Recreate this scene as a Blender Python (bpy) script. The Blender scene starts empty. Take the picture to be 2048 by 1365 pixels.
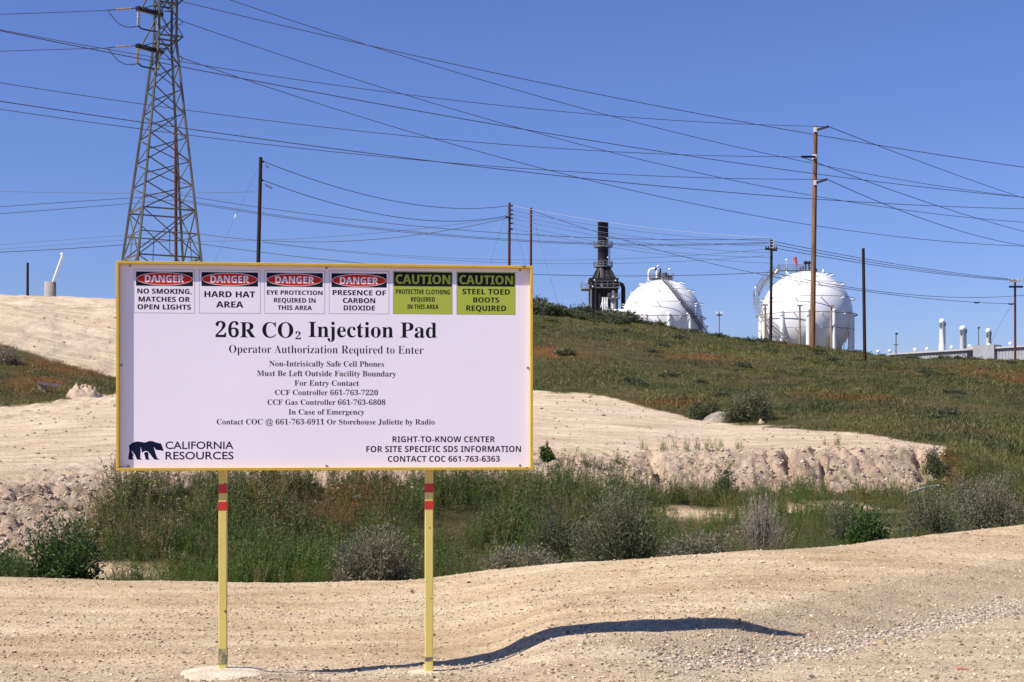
import bpy, bmesh, math, random
import numpy as np
from mathutils import Vector, Matrix, noise as mnoise
from mathutils.geometry import tessellate_polygon

R = math.radians
random.seed(7)
rng = np.random.default_rng(11)
scn = bpy.context.scene
COL = scn.collection

# ------------------------------------------------------------------ camera, sky, sun, exposure
F = 2844.4            # focal length in photo pixels (50 mm on a 36 mm sensor, photo 2048 wide)
HY = 870.0            # photo row of the horizon
CZ = 1.38             # eye height
cam_d = bpy.data.cameras.new('camera')
cam_d.lens = 50.0
cam_d.sensor_width = 36.0
cam_d.shift_y = (HY - 682.5) / 2048.0
cam_d.clip_start = 0.1
cam_d.clip_end = 5000
cam = bpy.data.objects.new('camera', cam_d)
COL.objects.link(cam)
cam.location = (0, 0, CZ)
cam.rotation_euler = (R(90), 0, 0)
scn.camera = cam

SUN_V = Vector((1.0, 0.49, -1.28)).normalized()     # the way the light travels
sun_el = math.asin(-SUN_V.z)
sun_az = math.atan2(-SUN_V.x, -SUN_V.y)
w = bpy.data.worlds.new('World')
scn.world = w
w.use_nodes = True
nt = w.node_tree
sky = nt.nodes.new('ShaderNodeTexSky')
sky.sky_type = 'NISHITA'
sky.sun_disc = False
sky.sun_elevation = sun_el
sky.sun_rotation = sun_az
sky.altitude = 300
sky.air_density = 1.15
sky.dust_density = 0.25
sky.ozone_density = 3.6
bg = nt.nodes['Background']
bg.inputs['Strength'].default_value = 0.092
tint = nt.nodes.new('ShaderNodeMix')          # the camera's white balance for the clear desert sky
tint.data_type = 'RGBA'
tint.blend_type = 'MULTIPLY'
tint.inputs['Factor'].default_value = 1.0
tint.inputs['B'].default_value = (0.555, 0.63, 1.01, 1)
nt.links.new(sky.outputs['Color'], tint.inputs['A'])
nt.links.new(tint.outputs['Result'], bg.inputs['Color'])

sun_d = bpy.data.lights.new('sun', 'SUN')
sun_d.energy = 5.0
sun_d.angle = R(0.53)
sun_d.color = (1.0, 0.94, 0.86)
sun = bpy.data.objects.new('sun', sun_d)
COL.objects.link(sun)
sun.rotation_euler = SUN_V.to_track_quat('-Z', 'Y').to_euler()
sun.location = (-20, -10, 40)

scn.view_settings.view_transform = 'Standard'
scn.view_settings.look = 'None'
scn.view_settings.exposure = 0.45
scn.view_settings.gamma = 1.0


def P(px, py, Y):
    """the point at distance Y that the photo shows at pixel (px, py)"""
    return Vector(((px - 1024.0) / F * Y, Y, CZ + (HY - py) / F * Y))


# ------------------------------------------------------------------ materials
def mat(name, col, rough=0.8, metal=0.0, spec=0.3, noise=0.0, nscale=8.0, col2=None, bump=0.0, bscale=60.0, attr=None, trans=0.0):
    m = bpy.data.materials.new(name)
    m.use_nodes = True
    n = m.node_tree
    b = n.nodes['Principled BSDF']
    b.inputs['Base Color'].default_value = (*col, 1)
    b.inputs['Roughness'].default_value = rough
    b.inputs['Metallic'].default_value = metal
    b.inputs['Specular IOR Level'].default_value = spec
    src = None
    if attr:
        a = n.nodes.new('ShaderNodeAttribute')
        a.attribute_name = attr
        src = a.outputs['Color']
    if noise > 0 or col2:
        tc = n.nodes.new('ShaderNodeTexCoord')
        nz = n.nodes.new('ShaderNodeTexNoise')
        nz.inputs['Scale'].default_value = nscale
        nz.inputs['Detail'].default_value = 6
        n.links.new(tc.outputs['Object'], nz.inputs['Vector'])
        rp = n.nodes.new('ShaderNodeValToRGB')
        c2 = col2 if col2 else tuple(c * (1 - noise) for c in col)
        rp.color_ramp.elements[0].position = 0.35
        rp.color_ramp.elements[0].color = (*c2, 1)
        rp.color_ramp.elements[1].position = 0.65
        rp.color_ramp.elements[1].color = (*col, 1)
        n.links.new(nz.outputs['Fac'], rp.inputs['Fac'])
        src = rp.outputs['Color']
    if src is not None:
        n.links.new(src, b.inputs['Base Color'])
    if bump > 0:
        tc = n.nodes.new('ShaderNodeTexCoord')
        nz = n.nodes.new('ShaderNodeTexNoise')
        nz.inputs['Scale'].default_value = bscale
        nz.inputs['Detail'].default_value = 5
        n.links.new(tc.outputs['Object'], nz.inputs['Vector'])
        bp = n.nodes.new('ShaderNodeBump')
        bp.inputs['Strength'].default_value = bump
        bp.inputs['Distance'].default_value = 0.02
        n.links.new(nz.outputs['Fac'], bp.inputs['Height'])
        n.links.new(bp.outputs['Normal'], b.inputs['Normal'])
    if trans > 0:
        tr = n.nodes.new('ShaderNodeBsdfTranslucent')
        mx = n.nodes.new('ShaderNodeMixShader')
        mx.inputs['Fac'].default_value = trans
        if src is not None:
            n.links.new(src, tr.inputs['Color'])
        else:
            tr.inputs['Color'].default_value = (*col, 1)
        n.links.new(b.outputs['BSDF'], mx.inputs[1])
        n.links.new(tr.outputs['BSDF'], mx.inputs[2])
        n.links.new(mx.outputs['Shader'], n.nodes['Material Output'].inputs['Surface'])
    return m


M = {}
M['panel'] = mat('white_aluminium_panel', (0.90, 0.82, 0.89), rough=0.38, spec=0.15, noise=0.03, nscale=1.2)
M['yellow'] = mat('yellow_paint', (0.68, 0.43, 0.06), rough=0.4, spec=0.3, noise=0.12, nscale=14)
M['postyel'] = mat('pale_yellow_paint', (0.72, 0.58, 0.16), rough=0.45, spec=0.4, noise=0.08, nscale=9)
M['worn'] = mat('scuffed_paint', (0.50, 0.42, 0.16), rough=0.7, col2=(0.10, 0.10, 0.09), nscale=45)
M['redband'] = mat('red_tape', (0.55, 0.03, 0.02), rough=0.35, spec=0.5)
M['black'] = mat('black_ink', (0.012, 0.012, 0.014), rough=0.5, spec=0.1)
M['navy'] = mat('navy_ink', (0.008, 0.010, 0.035), rough=0.5, spec=0.1)
M['darkblue'] = mat('header_ink', (0.010, 0.012, 0.022), rough=0.5, spec=0.1)
M['redink'] = mat('red_ink', (0.62, 0.035, 0.02), rough=0.45, spec=0.1)
M['white'] = mat('white_ink', (0.90, 0.84, 0.89), rough=0.45, spec=0.1)
M['lime'] = mat('lime_ink', (0.40, 0.47, 0.065), rough=0.45, spec=0.1)
M['border'] = mat('thin_grey_ink', (0.30, 0.29, 0.33), rough=0.5, spec=0.1)
M['bolt'] = mat('zinc_bolt', (0.25, 0.25, 0.27), rough=0.4, metal=0.7)
M['concrete'] = mat('pale_concrete', (0.70, 0.59, 0.44), rough=0.95, col2=(0.54, 0.42, 0.28), nscale=6, bump=0.9, bscale=45)
M['steel'] = mat('galvanised_lattice_steel', (0.135, 0.13, 0.10), rough=0.55, metal=0.25, noise=0.3, nscale=0.8)
M['darksteel'] = mat('dark_steel', (0.022, 0.020, 0.022), rough=0.5, noise=0.3, nscale=1.0)
M['stack'] = mat('sooty_black_steel', (0.026, 0.020, 0.023), rough=0.6, noise=0.35, nscale=0.5, col2=(0.012, 0.010, 0.012))
M['greysteel'] = mat('grey_steel', (0.22, 0.22, 0.22), rough=0.5, metal=0.2)
M['insul'] = mat('grey_porcelain', (0.50, 0.47, 0.42), rough=0.35)
M['tanins'] = mat('tan_polymer', (0.42, 0.28, 0.17), rough=0.5)
M['wire'] = mat('weathered_conductor', (0.085, 0.085, 0.10), rough=0.6)
M['whitewire'] = mat('bright_conductor', (0.93, 0.93, 0.93), rough=0.5)
M['tank'] = mat('white_tank_paint', (0.84, 0.82, 0.82), rough=0.38, spec=0.4, noise=0.07, nscale=0.35)
M['whitesteel'] = mat('white_painted_steel', (0.80, 0.79, 0.78), rough=0.45)
M['ringsteel'] = mat('weathered_pipe', (0.16, 0.15, 0.16), rough=0.55)
M['pink'] = mat('faded_red_cloth', (0.80, 0.12, 0.13), rough=0.8)
M['cladding'] = mat('grey_metal_cladding', (0.36, 0.36, 0.38), rough=0.5, noise=0.15, nscale=0.6)
M['roofsheet'] = mat('pale_roof_sheet', (0.45, 0.44, 0.43), rough=0.5)
M['plank'] = mat('weathered_board', (0.34, 0.27, 0.20), rough=0.9, noise=0.3, nscale=15)
M['pipeblue'] = mat('pale_blue_plastic', (0.40, 0.52, 0.52), rough=0.5)
M['rock'] = mat('grey_rock', (0.30, 0.26, 0.21), rough=0.95, noise=0.35, nscale=6, bump=0.6, bscale=25)
M['redtape'] = mat('red_flagging', (0.75, 0.03, 0.03), rough=0.6)
M['sandheap'] = mat('heaped_sand', (0.50, 0.375, 0.26), rough=0.95, noise=0.22, nscale=4, bump=0.8, bscale=12)
M['twig'] = mat('grey_twig', (0.19, 0.15, 0.095), rough=0.9, attr=None, noise=0.3, nscale=5)
M['paletwig'] = mat('bleached_twig', (0.34, 0.285, 0.225), rough=0.9, noise=0.3, nscale=5)
M['leaf'] = mat('leaf_green', (0.06, 0.08, 0.03), rough=0.6, spec=0.25, attr='Col', trans=0.25)
M['stone'] = mat('gravel_stone', (0.4, 0.35, 0.28), rough=0.92, spec=0.15, attr='Col')


def wood(name, c1, c2):
    m = bpy.data.materials.new(name)
    m.use_nodes = True
    n = m.node_tree
    b = n.nodes['Principled BSDF']
    b.inputs['Roughness'].default_value = 0.85
    b.inputs['Specular IOR Level'].default_value = 0.2
    tc = n.nodes.new('ShaderNodeTexCoord')
    mp = n.nodes.new('ShaderNodeMapping')
    mp.inputs['Scale'].default_value = (18, 18, 0.7)
    nz = n.nodes.new('ShaderNodeTexNoise')
    nz.inputs['Scale'].default_value = 1.0
    nz.inputs['Detail'].default_value = 6
    rp = n.nodes.new('ShaderNodeValToRGB')
    rp.color_ramp.elements[0].position = 0.32
    rp.color_ramp.elements[1].position = 0.68
    rp.color_ramp.elements[0].color = (*c1, 1)
    rp.color_ramp.elements[1].color = (*c2, 1)
    n.links.new(tc.outputs['Object'], mp.inputs['Vector'])
    n.links.new(mp.outputs['Vector'], nz.inputs['Vector'])
    n.links.new(nz.outputs['Fac'], rp.inputs['Fac'])
    n.links.new(rp.outputs['Color'], b.inputs['Base Color'])
    return m


M['darkwood'] = wood('creosoted_wood', (0.016, 0.010, 0.009), (0.050, 0.026, 0.018))
M['redwood'] = wood('brown_weathered_wood', (0.11, 0.050, 0.022), (0.34, 0.165, 0.075))
M['brownwood'] = wood('red_brown_wood', (0.05, 0.018, 0.010), (0.14, 0.050, 0.026))
M['tanwood'] = wood('tan_wood', (0.20, 0.13, 0.075), (0.36, 0.26, 0.16))


def chipped(m, scale, edge, col):
    n = m.node_tree
    b = n.nodes['Principled BSDF']
    old = b.inputs['Base Color'].links[0].from_socket
    tc = n.nodes.new('ShaderNodeTexCoord')
    nz = n.nodes.new('ShaderNodeTexNoise')
    nz.inputs['Scale'].default_value = scale
    nz.inputs['Detail'].default_value = 8
    n.links.new(tc.outputs['Object'], nz.inputs['Vector'])
    rp = n.nodes.new('ShaderNodeValToRGB')
    rp.color_ramp.elements[0].position = edge
    rp.color_ramp.elements[0].color = (1, 1, 1, 1)
    rp.color_ramp.elements[1].position = edge + 0.02
    rp.color_ramp.elements[1].color = (0, 0, 0, 1)
    n.links.new(nz.outputs['Fac'], rp.inputs['Fac'])
    mx = n.nodes.new('ShaderNodeMix')
    mx.data_type = 'RGBA'
    n.links.new(rp.outputs['Color'], mx.inputs['Factor'])
    n.links.new(old, mx.inputs['A'])
    mx.inputs['B'].default_value = (*col, 1)
    n.links.new(mx.outputs['Result'], b.inputs['Base Color'])


chipped(M['postyel'], 17, 0.31, (0.16, 0.10, 0.05))
chipped(M['yellow'], 13, 0.30, (0.22, 0.13, 0.04))


# ------------------------------------------------------------------ mesh helpers
class MB:
    def __init__(self):
        self.v = []
        self.f = []
        self.sm = []

    def add(self, vs, fs, smooth=False):
        o = len(self.v)
        self.v += [tuple(x) for x in vs]
        self.f += [tuple(i + o for i in f) for f in fs]
        self.sm += [smooth] * len(fs)

    def box(self, c, s, rz=0.0):
        cx, cy, cz = c
        hx, hy, hz = s[0] / 2, s[1] / 2, s[2] / 2
        ca, sa = math.cos(rz), math.sin(rz)
        vs = []
        for dz in (-hz, hz):
            for dx, dy in ((-hx, -hy), (hx, -hy), (hx, hy), (-hx, hy)):
                vs.append((cx + dx * ca - dy * sa, cy + dx * sa + dy * ca, cz + dz))
        self.add(vs, [(0, 3, 2, 1), (4, 5, 6, 7), (0, 1, 5, 4), (1, 2, 6, 5), (2, 3, 7, 6), (3, 0, 4, 7)])

    def bar(self, a, b, wd, ht=None):
        """a square bar from a to b"""
        a, b = Vector(a), Vector(b)
        ht = ht or wd
        d = (b - a).normalized()
        up = Vector((0, 0, 1)) if abs(d.z) < 0.95 else Vector((0, 1, 0))
        s = d.cross(up).normalized() * (wd / 2)
        u = s.cross(d).normalized() * (ht / 2)
        vs = [a - s - u, a + s - u, a + s + u, a - s + u, b - s - u, b + s - u, b + s + u, b - s + u]
        self.add(vs, [(0, 1, 2, 3), (7, 6, 5, 4), (0, 4, 5, 1), (1, 5, 6, 2), (2, 6, 7, 3), (3, 7, 4, 0)])

    def angle(self, a, b, wd, t=None):
        """an L-section steel member"""
        a, b = Vector(a), Vector(b)
        t = t or wd * 0.25
        d = (b - a).normalized()
        up = Vector((0, 0, 1)) if abs(d.z) < 0.95 else Vector((0, 1, 0))
        s = d.cross(up).normalized()
        u = s.cross(d).normalized()
        self.bar(a - s * wd / 2, b - s * wd / 2, t, wd)
        self.bar(a - u * wd / 2, b - u * wd / 2, wd, t)

    def tube(self, pts, r, n=8, cap=True, r1=None):
        pts = [Vector(p) for p in pts]
        k = len(pts)
        rings = []
        prev = None
        for i, p in enumerate(pts):
            d = (pts[min(i + 1, k - 1)] - pts[max(i - 1, 0)]).normalized()
            if prev is None:
                up = Vector((0, 0, 1)) if abs(d.z) < 0.9 else Vector((1, 0, 0))
                s = d.cross(up).normalized()
            else:
                s = (prev - d * prev.dot(d)).normalized()
            prev = s
            u = s.cross(d)
            rr = r if r1 is None else r + (r1 - r) * i / (k - 1)
            rings.append([p + (s * math.cos(2 * math.pi * j / n) + u * math.sin(2 * math.pi * j / n)) * rr for j in range(n)])
        vs = [q for ring in rings for q in ring]
        fs = []
        for i in range(k - 1):
            for j in range(n):
                a = i * n + j
                b = i * n + (j + 1) % n
                fs.append((a, a + n, b + n, b))
        self.add(vs, fs, True)
        if cap:
            self.add(rings[0], [tuple(range(n))])
            self.add(rings[-1], [tuple(reversed(range(n)))])

    def lathe(self, prof, c=(0, 0, 0), n=24, smooth=True):
        """prof: list of (radius, z)"""
        vs = []
        for r, z in prof:
            for j in range(n):
                a = 2 * math.pi * j / n
                vs.append((c[0] + r * math.cos(a), c[1] + r * math.sin(a), c[2] + z))
        fs = []
        for i in range(len(prof) - 1):
            for j in range(n):
                a = i * n + j
                b = i * n + (j + 1) % n
                fs.append((a, b, b + n, a + n))
        self.add(vs, fs, smooth)
        k = len(prof) - 1
        self.add(vs[:n], [tuple(reversed(range(n)))])
        self.add(vs[k * n:], [tuple(range(n))])

    def ball(self, c, r, n=12, m=8):
        pr = [(max(1e-4, r * math.sin(math.pi * i / m)), -r * math.cos(math.pi * i / m)) for i in range(m + 1)]
        self.lathe(pr, c, n)

    def ring(self, c, rad, r, n=64, k=6):
        """a torus lying flat"""
        vs = []
        for i in range(n):
            a = 2 * math.pi * i / n
            for j in range(k):
                b = 2 * math.pi * j / k
                q = rad + r * math.cos(b)
                vs.append((c[0] + q * math.cos(a), c[1] + q * math.sin(a), c[2] + r * math.sin(b)))
        fs = []
        for i in range(n):
            for j in range(k):
                a = i * k + j
                b = i * k + (j + 1) % k
                a2 = ((i + 1) % n) * k + j
                b2 = ((i + 1) % n) * k + (j + 1) % k
                fs.append((a, a2, b2, b))
        self.add(vs, fs, True)

    def build(self, name, material, parent=None, loc=None):
        me = bpy.data.meshes.new(name)
        me.from_pydata(self.v, [], self.f)
        me.update()
        me.polygons.foreach_set('use_smooth', self.sm)
        me.materials.append(material)
        o = bpy.data.objects.new(name, me)
        COL.objects.link(o)
        if parent is not None:
            o.parent = parent
        if loc is not None:
            o.location = loc
        return o


def np_mesh(name, V, Fc, material, cols=None, parent=None, smooth=True):
    """a mesh from numpy arrays: V (n,3), Fc (m,k)"""
    me = bpy.data.meshes.new(name)
    V = np.ascontiguousarray(V, dtype=np.float32)
    Fc = np.ascontiguousarray(Fc, dtype=np.int32)
    m, k = Fc.shape
    me.vertices.add(len(V))
    me.vertices.foreach_set('co', V.ravel())
    me.loops.add(m * k)
    me.loops.foreach_set('vertex_index', Fc.ravel())
    me.polygons.add(m)
    me.polygons.foreach_set('loop_start', np.arange(0, m * k, k, dtype=np.int32))
    me.update(calc_edges=True)
    me.polygons.foreach_set('use_smooth', np.full(m, smooth, dtype=bool))
    if cols is not None:
        at = me.attributes.new('Col', 'FLOAT_COLOR', 'POINT')
        c4 = np.ones((len(V), 4), dtype=np.float32)
        c4[:, :cols.shape[1]] = cols
        at.data.foreach_set('color', c4.ravel())
    me.materials.append(material)
    o = bpy.data.objects.new(name, me)
    COL.objects.link(o)
    if parent is not None:
        o.parent = parent
    return o


def thing(name, label, cat, loc=(0, 0, 0), rz=0.0, group=None):
    o = bpy.data.objects.new(name, None)
    o.empty_display_size = 0.2
    COL.objects.link(o)
    o.location = loc
    o.rotation_euler = (0, 0, rz)
    return tag(o, label, cat, group)


def tag(o, label, cat, group=None):
    o['label'] = label
    o['category'] = cat
    if group:
        o['group'] = group
    return o


def dup(root, loc, rz=0.0, scale=(1, 1, 1), label=None, group=None):
    r = root.copy()
    COL.objects.link(r)
    r.location = loc
    r.rotation_euler = (0, 0, rz)
    r.scale = scale
    if label:
        r['label'] = label
    if group:
        r['group'] = group
    for ch in list(root.children):
        c = ch.copy()
        COL.objects.link(c)
        c.parent = r
        for g in list(ch.children):
            d = g.copy()
            COL.objects.link(d)
            d.parent = c
    return r


# ------------------------------------------------------------------ terrain
def vnoise(x, y, seed=0):
    xi = np.floor(x).astype(np.int64)
    yi = np.floor(y).astype(np.int64)
    fx = x - xi
    fy = y - yi
    fx = fx * fx * fx * (fx * (fx * 6 - 15) + 10)
    fy = fy * fy * fy * (fy * (fy * 6 - 15) + 10)

    def h(a, b):
        n = (a * 374761393 + b * 668265263 + seed * 974634777) & 0xffffffff
        n = ((n ^ (n >> 13)) * 1274126177) & 0xffffffff
        n = n ^ (n >> 16)
        return (n & 0xffff) / 32767.5 - 1.0
    a = h(xi, yi)
    b = h(xi + 1, yi)
    c = h(xi, yi + 1)
    d = h(xi + 1, yi + 1)
    return (a + (b - a) * fx) * (1 - fy) + (c + (d - c) * fx) * fy


def fbm(x, y, o=4, seed=0):
    s = 0
    a = 1.0
    for i in range(o):
        s = s + a * vnoise(x * (2 ** i), y * (2 ** i), seed + i * 17)
        a *= 0.5
    return s / 1.9


def zpy(py, Y):
    return CZ + (HY - py) / F * Y


# feature lines across the ground, nearest first: lists of (photo column, distance, height)
def by_py(l):
    return [(a, Y, zpy(py, Y)) for a, py, Y in l]


L_foot = [(-800, 8.6, -.08), (0, 8.6, -.09), (610, 8.6, -.10), (950, 8.6, -.08), (1030, 8.5, -.01), (1100, 8.5, .07), (1200, 8.4, .10),
          (1300, 8.4, .095), (1370, 8.4, .03), (1500, 8.8, -.02), (1700, 9.48, -.02), (2048, 11.5, -.02), (2900, 16, -.02)]
L_crest = [(-800, 9.4, -.11), (0, 9.4, -.11), (610, 9.35, -.12), (900, 9.35, -.11), (1000, 9.3, -.05), (1090, 9.3, .115),
           (1200, 9.3, .145), (1300, 9.35, .15), (1460, 9.5, .165), (1600, 10.5, .16), (1700, 11.3, .16), (2048, 13.8, .177), (2900, 19, .2)]
L_plat = [(-800, 11.6, -.15), (0, 11.6, -.15), (610, 11.5, -.15), (900, 11.5, -.12), (1000, 11.4, -.03), (1090, 11.4, .07),
          (1300, 11.4, .15), (1460, 11.6, .19), (1700, 13.0, .215), (2048, 15.5, .245), (2900, 21, .3)]
L_edge = by_py([(-800, 1146, 15.2), (0, 1150, 15.0), (270, 1160, 14.6), (560, 1163, 14.4), (830, 1160, 14.4), (1000, 1135, 14.5),
                (1150, 1125, 14.2), (1360, 1110, 13.6), (1550, 1098, 14.0), (1700, 1090, 14.6), (1800, 1075, 15.3), (2048, 1048, 17.2), (2900, 1000, 23)])
L_bfoot = by_py([(-800, 1120, 16.2), (0, 1122, 16.5), (230, 1090, 17.6), (600, 995, 20.5), (1068, 985, 24.2), (1300, 985, 25.2),
                 (1600, 985, 26.0), (1880, 992, 27.0), (1960, 990, 27.3), (2048, 985, 27.4), (2900, 985, 30)])
L_btop = by_py([(-800, 985, 18.2), (0, 985, 18.5), (230, 955, 20.0), (600, 943, 22.4), (1068, 926, 25.6), (1300, 916, 26.8),
                (1500, 906, 27.4), (1700, 900, 27.9), (1840, 892, 28.5), (1930, 912, 29.0), (2048, 958, 28.6), (2900, 965, 32)])
L_pad = by_py([(-800, 835, 39), (0, 826, 40), (120, 810, 42), (230, 796, 45), (600, 765, 50), (1068, 785, 52), (1200, 795, 50), (1300, 820, 46),
               (1400, 848, 42), (1500, 855, 40), (1700, 870, 36), (1850, 890, 32.5), (1930, 909, 30.6), (2048, 950, 30), (2900, 950, 34)])
L_mid = [(-800, 50, 4.9), (0, 50, 4.55), (120, 50, 4.0), (230, 50.5, 3.75), (600, 60, 5.4), (1068, 72, 6.55), (1400, 72, 5.7), (1700, 70, 4.9),
         (2048, 68, 4.3), (2900, 68, 4.0)]
L_top = by_py([(-800, 580, 62), (0, 586, 62), (230, 592, 64), (600, 606, 80), (900, 606, 95), (1068, 612, 100), (1180, 622, 101), (1250, 634, 102), (1400, 664, 105),
               (1500, 682, 106), (1625, 690, 107), (1700, 703, 108), (1800, 716, 109), (1900, 720, 110), (2048, 722, 110), (2900, 732, 110)])
KPX = np.array(sorted({a for l in (L_foot, L_crest, L_plat, L_edge, L_bfoot, L_btop, L_pad, L_mid, L_top) for a, _, _ in l}), dtype=float)


def line_at(l, px):
    a = np.array(l)
    return np.interp(px, a[:, 0], a[:, 1]), np.interp(px, a[:, 0], a[:, 2])


s_in = np.linspace(-0.47, 0.47, 760)
s_lo = np.linspace(-1.3, -0.475, 46)
s_cols = np.concatenate([s_lo, s_in, -s_lo[::-1]])
Y_rows = np.concatenate([np.linspace(1.5, 7.4, 30, endpoint=False), np.linspace(7.4, 17.5, 380, endpoint=False),
                         np.linspace(17.5, 31, 250, endpoint=False), np.geomspace(31, 66, 190, endpoint=False),
                         np.geomspace(66, 118, 150, endpoint=False), np.geomspace(118, 1500, 60)])
NS, NY = len(s_cols), len(Y_rows)
px_cols = s_cols * F + 1024
one = np.ones(NS)
Kn = [(one * 1.5, one * -0.02), (one * 7.4, one * -0.02)]
for l in (L_foot, L_crest, L_plat, L_edge):
    Kn.append(line_at(l, px_cols))
eY, eZ = Kn[5]
fY, fZ = line_at(L_bfoot, px_cols)
z6 = np.interp(px_cols, [0, 300, 900, 1300, 1500, 2048], [-.35, -.5, -.45, -.35, -.28, -.30])
z7 = np.interp(px_cols, [0, 300, 600, 1000, 1300, 1500, 2048], [-.25, -.15, -.02, -.05, 0.0, 0.05, 0.0])
Kn.append((eY + 0.32 * (fY - eY), z6))
Kn.append((eY + 0.70 * (fY - eY), z7))
Kn.append((fY, fZ))
for l in (L_btop, L_pad, L_mid, L_top):
    Kn.append(line_at(l, px_cols))
tY, tZ = Kn[12]
Kn.append((tY + 6, tZ - 0.4))
Kn.append((tY + 45, one * 6.0))
Kn.append((one * 255, one * 13.0))
Kn.append((one * 1500, one * 13.0))
KY = np.array([k[0] for k in Kn])      # (K, NS)
KZ = np.array([k[1] for k in Kn])


def smooth_axis(a, sig, axis):
    r = int(sig * 3) + 1
    k = np.exp(-0.5 * (np.arange(-r, r + 1) / sig) ** 2)
    k /= k.sum()
    pad = [(0, 0)] * a.ndim
    pad[axis] = (r, r)
    b = np.pad(a, pad, mode='edge')
    out = np.zeros_like(a)
    for i, wt in enumerate(k):
        sl = [slice(None)] * a.ndim
        sl[axis] = slice(i, i + a.shape[axis])
        out += wt * b[tuple(sl)]
    return out


for k in range(2, 13):
    KY[k] = smooth_axis(KY[k], 6, 0)
    KZ[k] = smooth_axis(KZ[k], 6, 0)
H = np.zeros((NY, NS))
Q = np.zeros((NY, NS))
ki = np.arange(len(Kn), dtype=float)
for c in range(NS):
    H[:, c] = np.interp(Y_rows, KY[:, c], KZ[:, c])
    Q[:, c] = np.interp(Y_rows, KY[:, c], ki)
H = smooth_axis(H, 5.0, 0)
H = smooth_axis(H, 3.0, 1)
YY = np.repeat(Y_rows[:, None], NS, 1)
XX = YY * s_cols[None, :]
PXC = np.repeat(px_cols[None, :], NY, 0)


def band(q, a, b, e):
    return np.clip((q - a) / e + 0.5, 0, 1) * np.clip((b - q) / e + 0.5, 0, 1)


# where plants grow: a ditch, a hillside, the green flank at the left
n1 = fbm(XX * 0.5, YY * 0.5, 3, 5)
n2 = fbm(XX * 0.18, YY * 0.18, 3, 9)
n3 = fbm(XX * 1.7, YY * 1.7, 3, 31)
up_lim = np.interp(PXC, [-800, 0, 230, 300, 560, 900, 1060, 1150, 1850, 1900, 2048, 2900],
                   [6.6, 7.3, 8.7, 8.75, 8.6, 8.5, 8.35, 8.05, 8.0, 9.6, 10.3, 10.3])
g_ditch = np.clip((Q - 5.10) / 0.06, 0, 1) * np.clip((up_lim + 0.22 * n1 + .12 * n3 - Q) / 0.12, 0, 1)
left_bare = np.interp(PXC, [-800, 10, 60, 200, 260], [0.7, 0.75, 1, 1, 1])
g_ditch *= left_bare
hill_px = np.clip((PXC - 925 + 70 * n1 + 45 * n3) / 14, 0, 1)
g_hill = np.clip((Q - 10.0 + 0.03 * n1 + .02 * n3) / 0.02, 0, 1) * np.clip((14.2 - Q) / 0.2, 0, 1) * hill_px
g_far = np.clip((Q - 12.6) / 0.2, 0, 1)
lf_hi = np.interp(PXC, [-800, 0, 120, 230, 300, 420], [11.15, 11.0, 10.9, 10.6, 10.3, 10.0])
g_left = np.clip((Q - 10.03 + 0.05 * n1) / 0.04, 0, 1) * np.clip((lf_hi + 0.05 * n3 - Q) / 0.05, 0, 1) * (PXC < 460)
G = np.clip(np.maximum(np.maximum(g_ditch, g_hill), np.maximum(g_left, g_far * hill_px)), 0, 1)
bank = band(Q, 8.0, 9.05, 0.25) * np.interp(PXC, [1880, 1960], [1, 0.2])
road = np.clip((5.1 - Q) / 0.1, 0, 1)
pad = band(Q, 9.05, 10.0, 0.1)

# bare patches between the plants and orange dry patches, as (photo column, row, half width in m)
BARE = [(1410, 1028, 0.9), (1620, 1018, 0.8), (1690, 1012, 0.7), (1790, 1062, 0.7), (1560, 1020, 0.4), (1730, 1020, .6), (230, 1146, 0.7), (90, 1150, .8)]


def cell(px, Y):
    c = np.interp((px - 1024) / F, s_cols, np.arange(NS))
    r = np.interp(Y, Y_rows, np.arange(NY))
    return r, c


def bil(A, r, c):
    r0 = np.clip(np.floor(r).astype(int), 0, NY - 2)
    c0 = np.clip(np.floor(c).astype(int), 0, NS - 2)
    fr = r - r0
    fc = c - c0
    return (A[r0, c0] * (1 - fr) * (1 - fc) + A[r0 + 1, c0] * fr * (1 - fc) + A[r0, c0 + 1] * (1 - fr) * fc + A[r0 + 1, c0 + 1] * fr * fc)


def hit(px, py, ymin=8.0):
    """where the view through a photo pixel first meets the ground"""
    ys = np.geomspace(ymin, 140, 3000)
    r, c = cell(np.full_like(ys, px), ys)
    zt = bil(H, r, c)
    zr = CZ + (HY - py) / F * ys
    ok = np.nonzero(zt >= zr)[0]
    Y = ys[ok[0]] if len(ok) else 100.0
    return Vector(((px - 1024) / F * Y, Y, CZ + (HY - py) / F * Y))


for px, py, rad in BARE:
    p = hit(px, py)
    d = np.hypot((XX - p.x) / 1.0, (YY - p.y) / 0.8)
    G *= 1 - np.clip(1.25 - d / rad, 0, 1) * (Q < 9)
ORANGE = np.zeros_like(G)
for px, py, rx, ry in [(590, 1022, 1.2, .35), (720, 1000, .9, .3), (130, 740, 1.7, 1.0), (65, 770, 1.0, .8), (1970, 742, 5, 1.6), (2050, 760, 7, 1.6), (1885, 928, .5, .4), (1820, 728, 2.2, .8),
                       (1330, 805, 1.6, .6), (1100, 710, 2.2, 1.2), (1400, 712, 2.2, .8), (1700, 790, 2, .7), (1560, 690, 2, 1.5), (1640, 690, 2, 1.2)]:
    p = hit(px, py)
    d = np.hypot((XX - p.x) / rx, (YY - p.y) / (ry * 2.2))
    ORANGE = np.maximum(ORANGE, np.clip(1.15 - d * 1.1 + 0.7 * n3, 0, 0.85))

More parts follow.
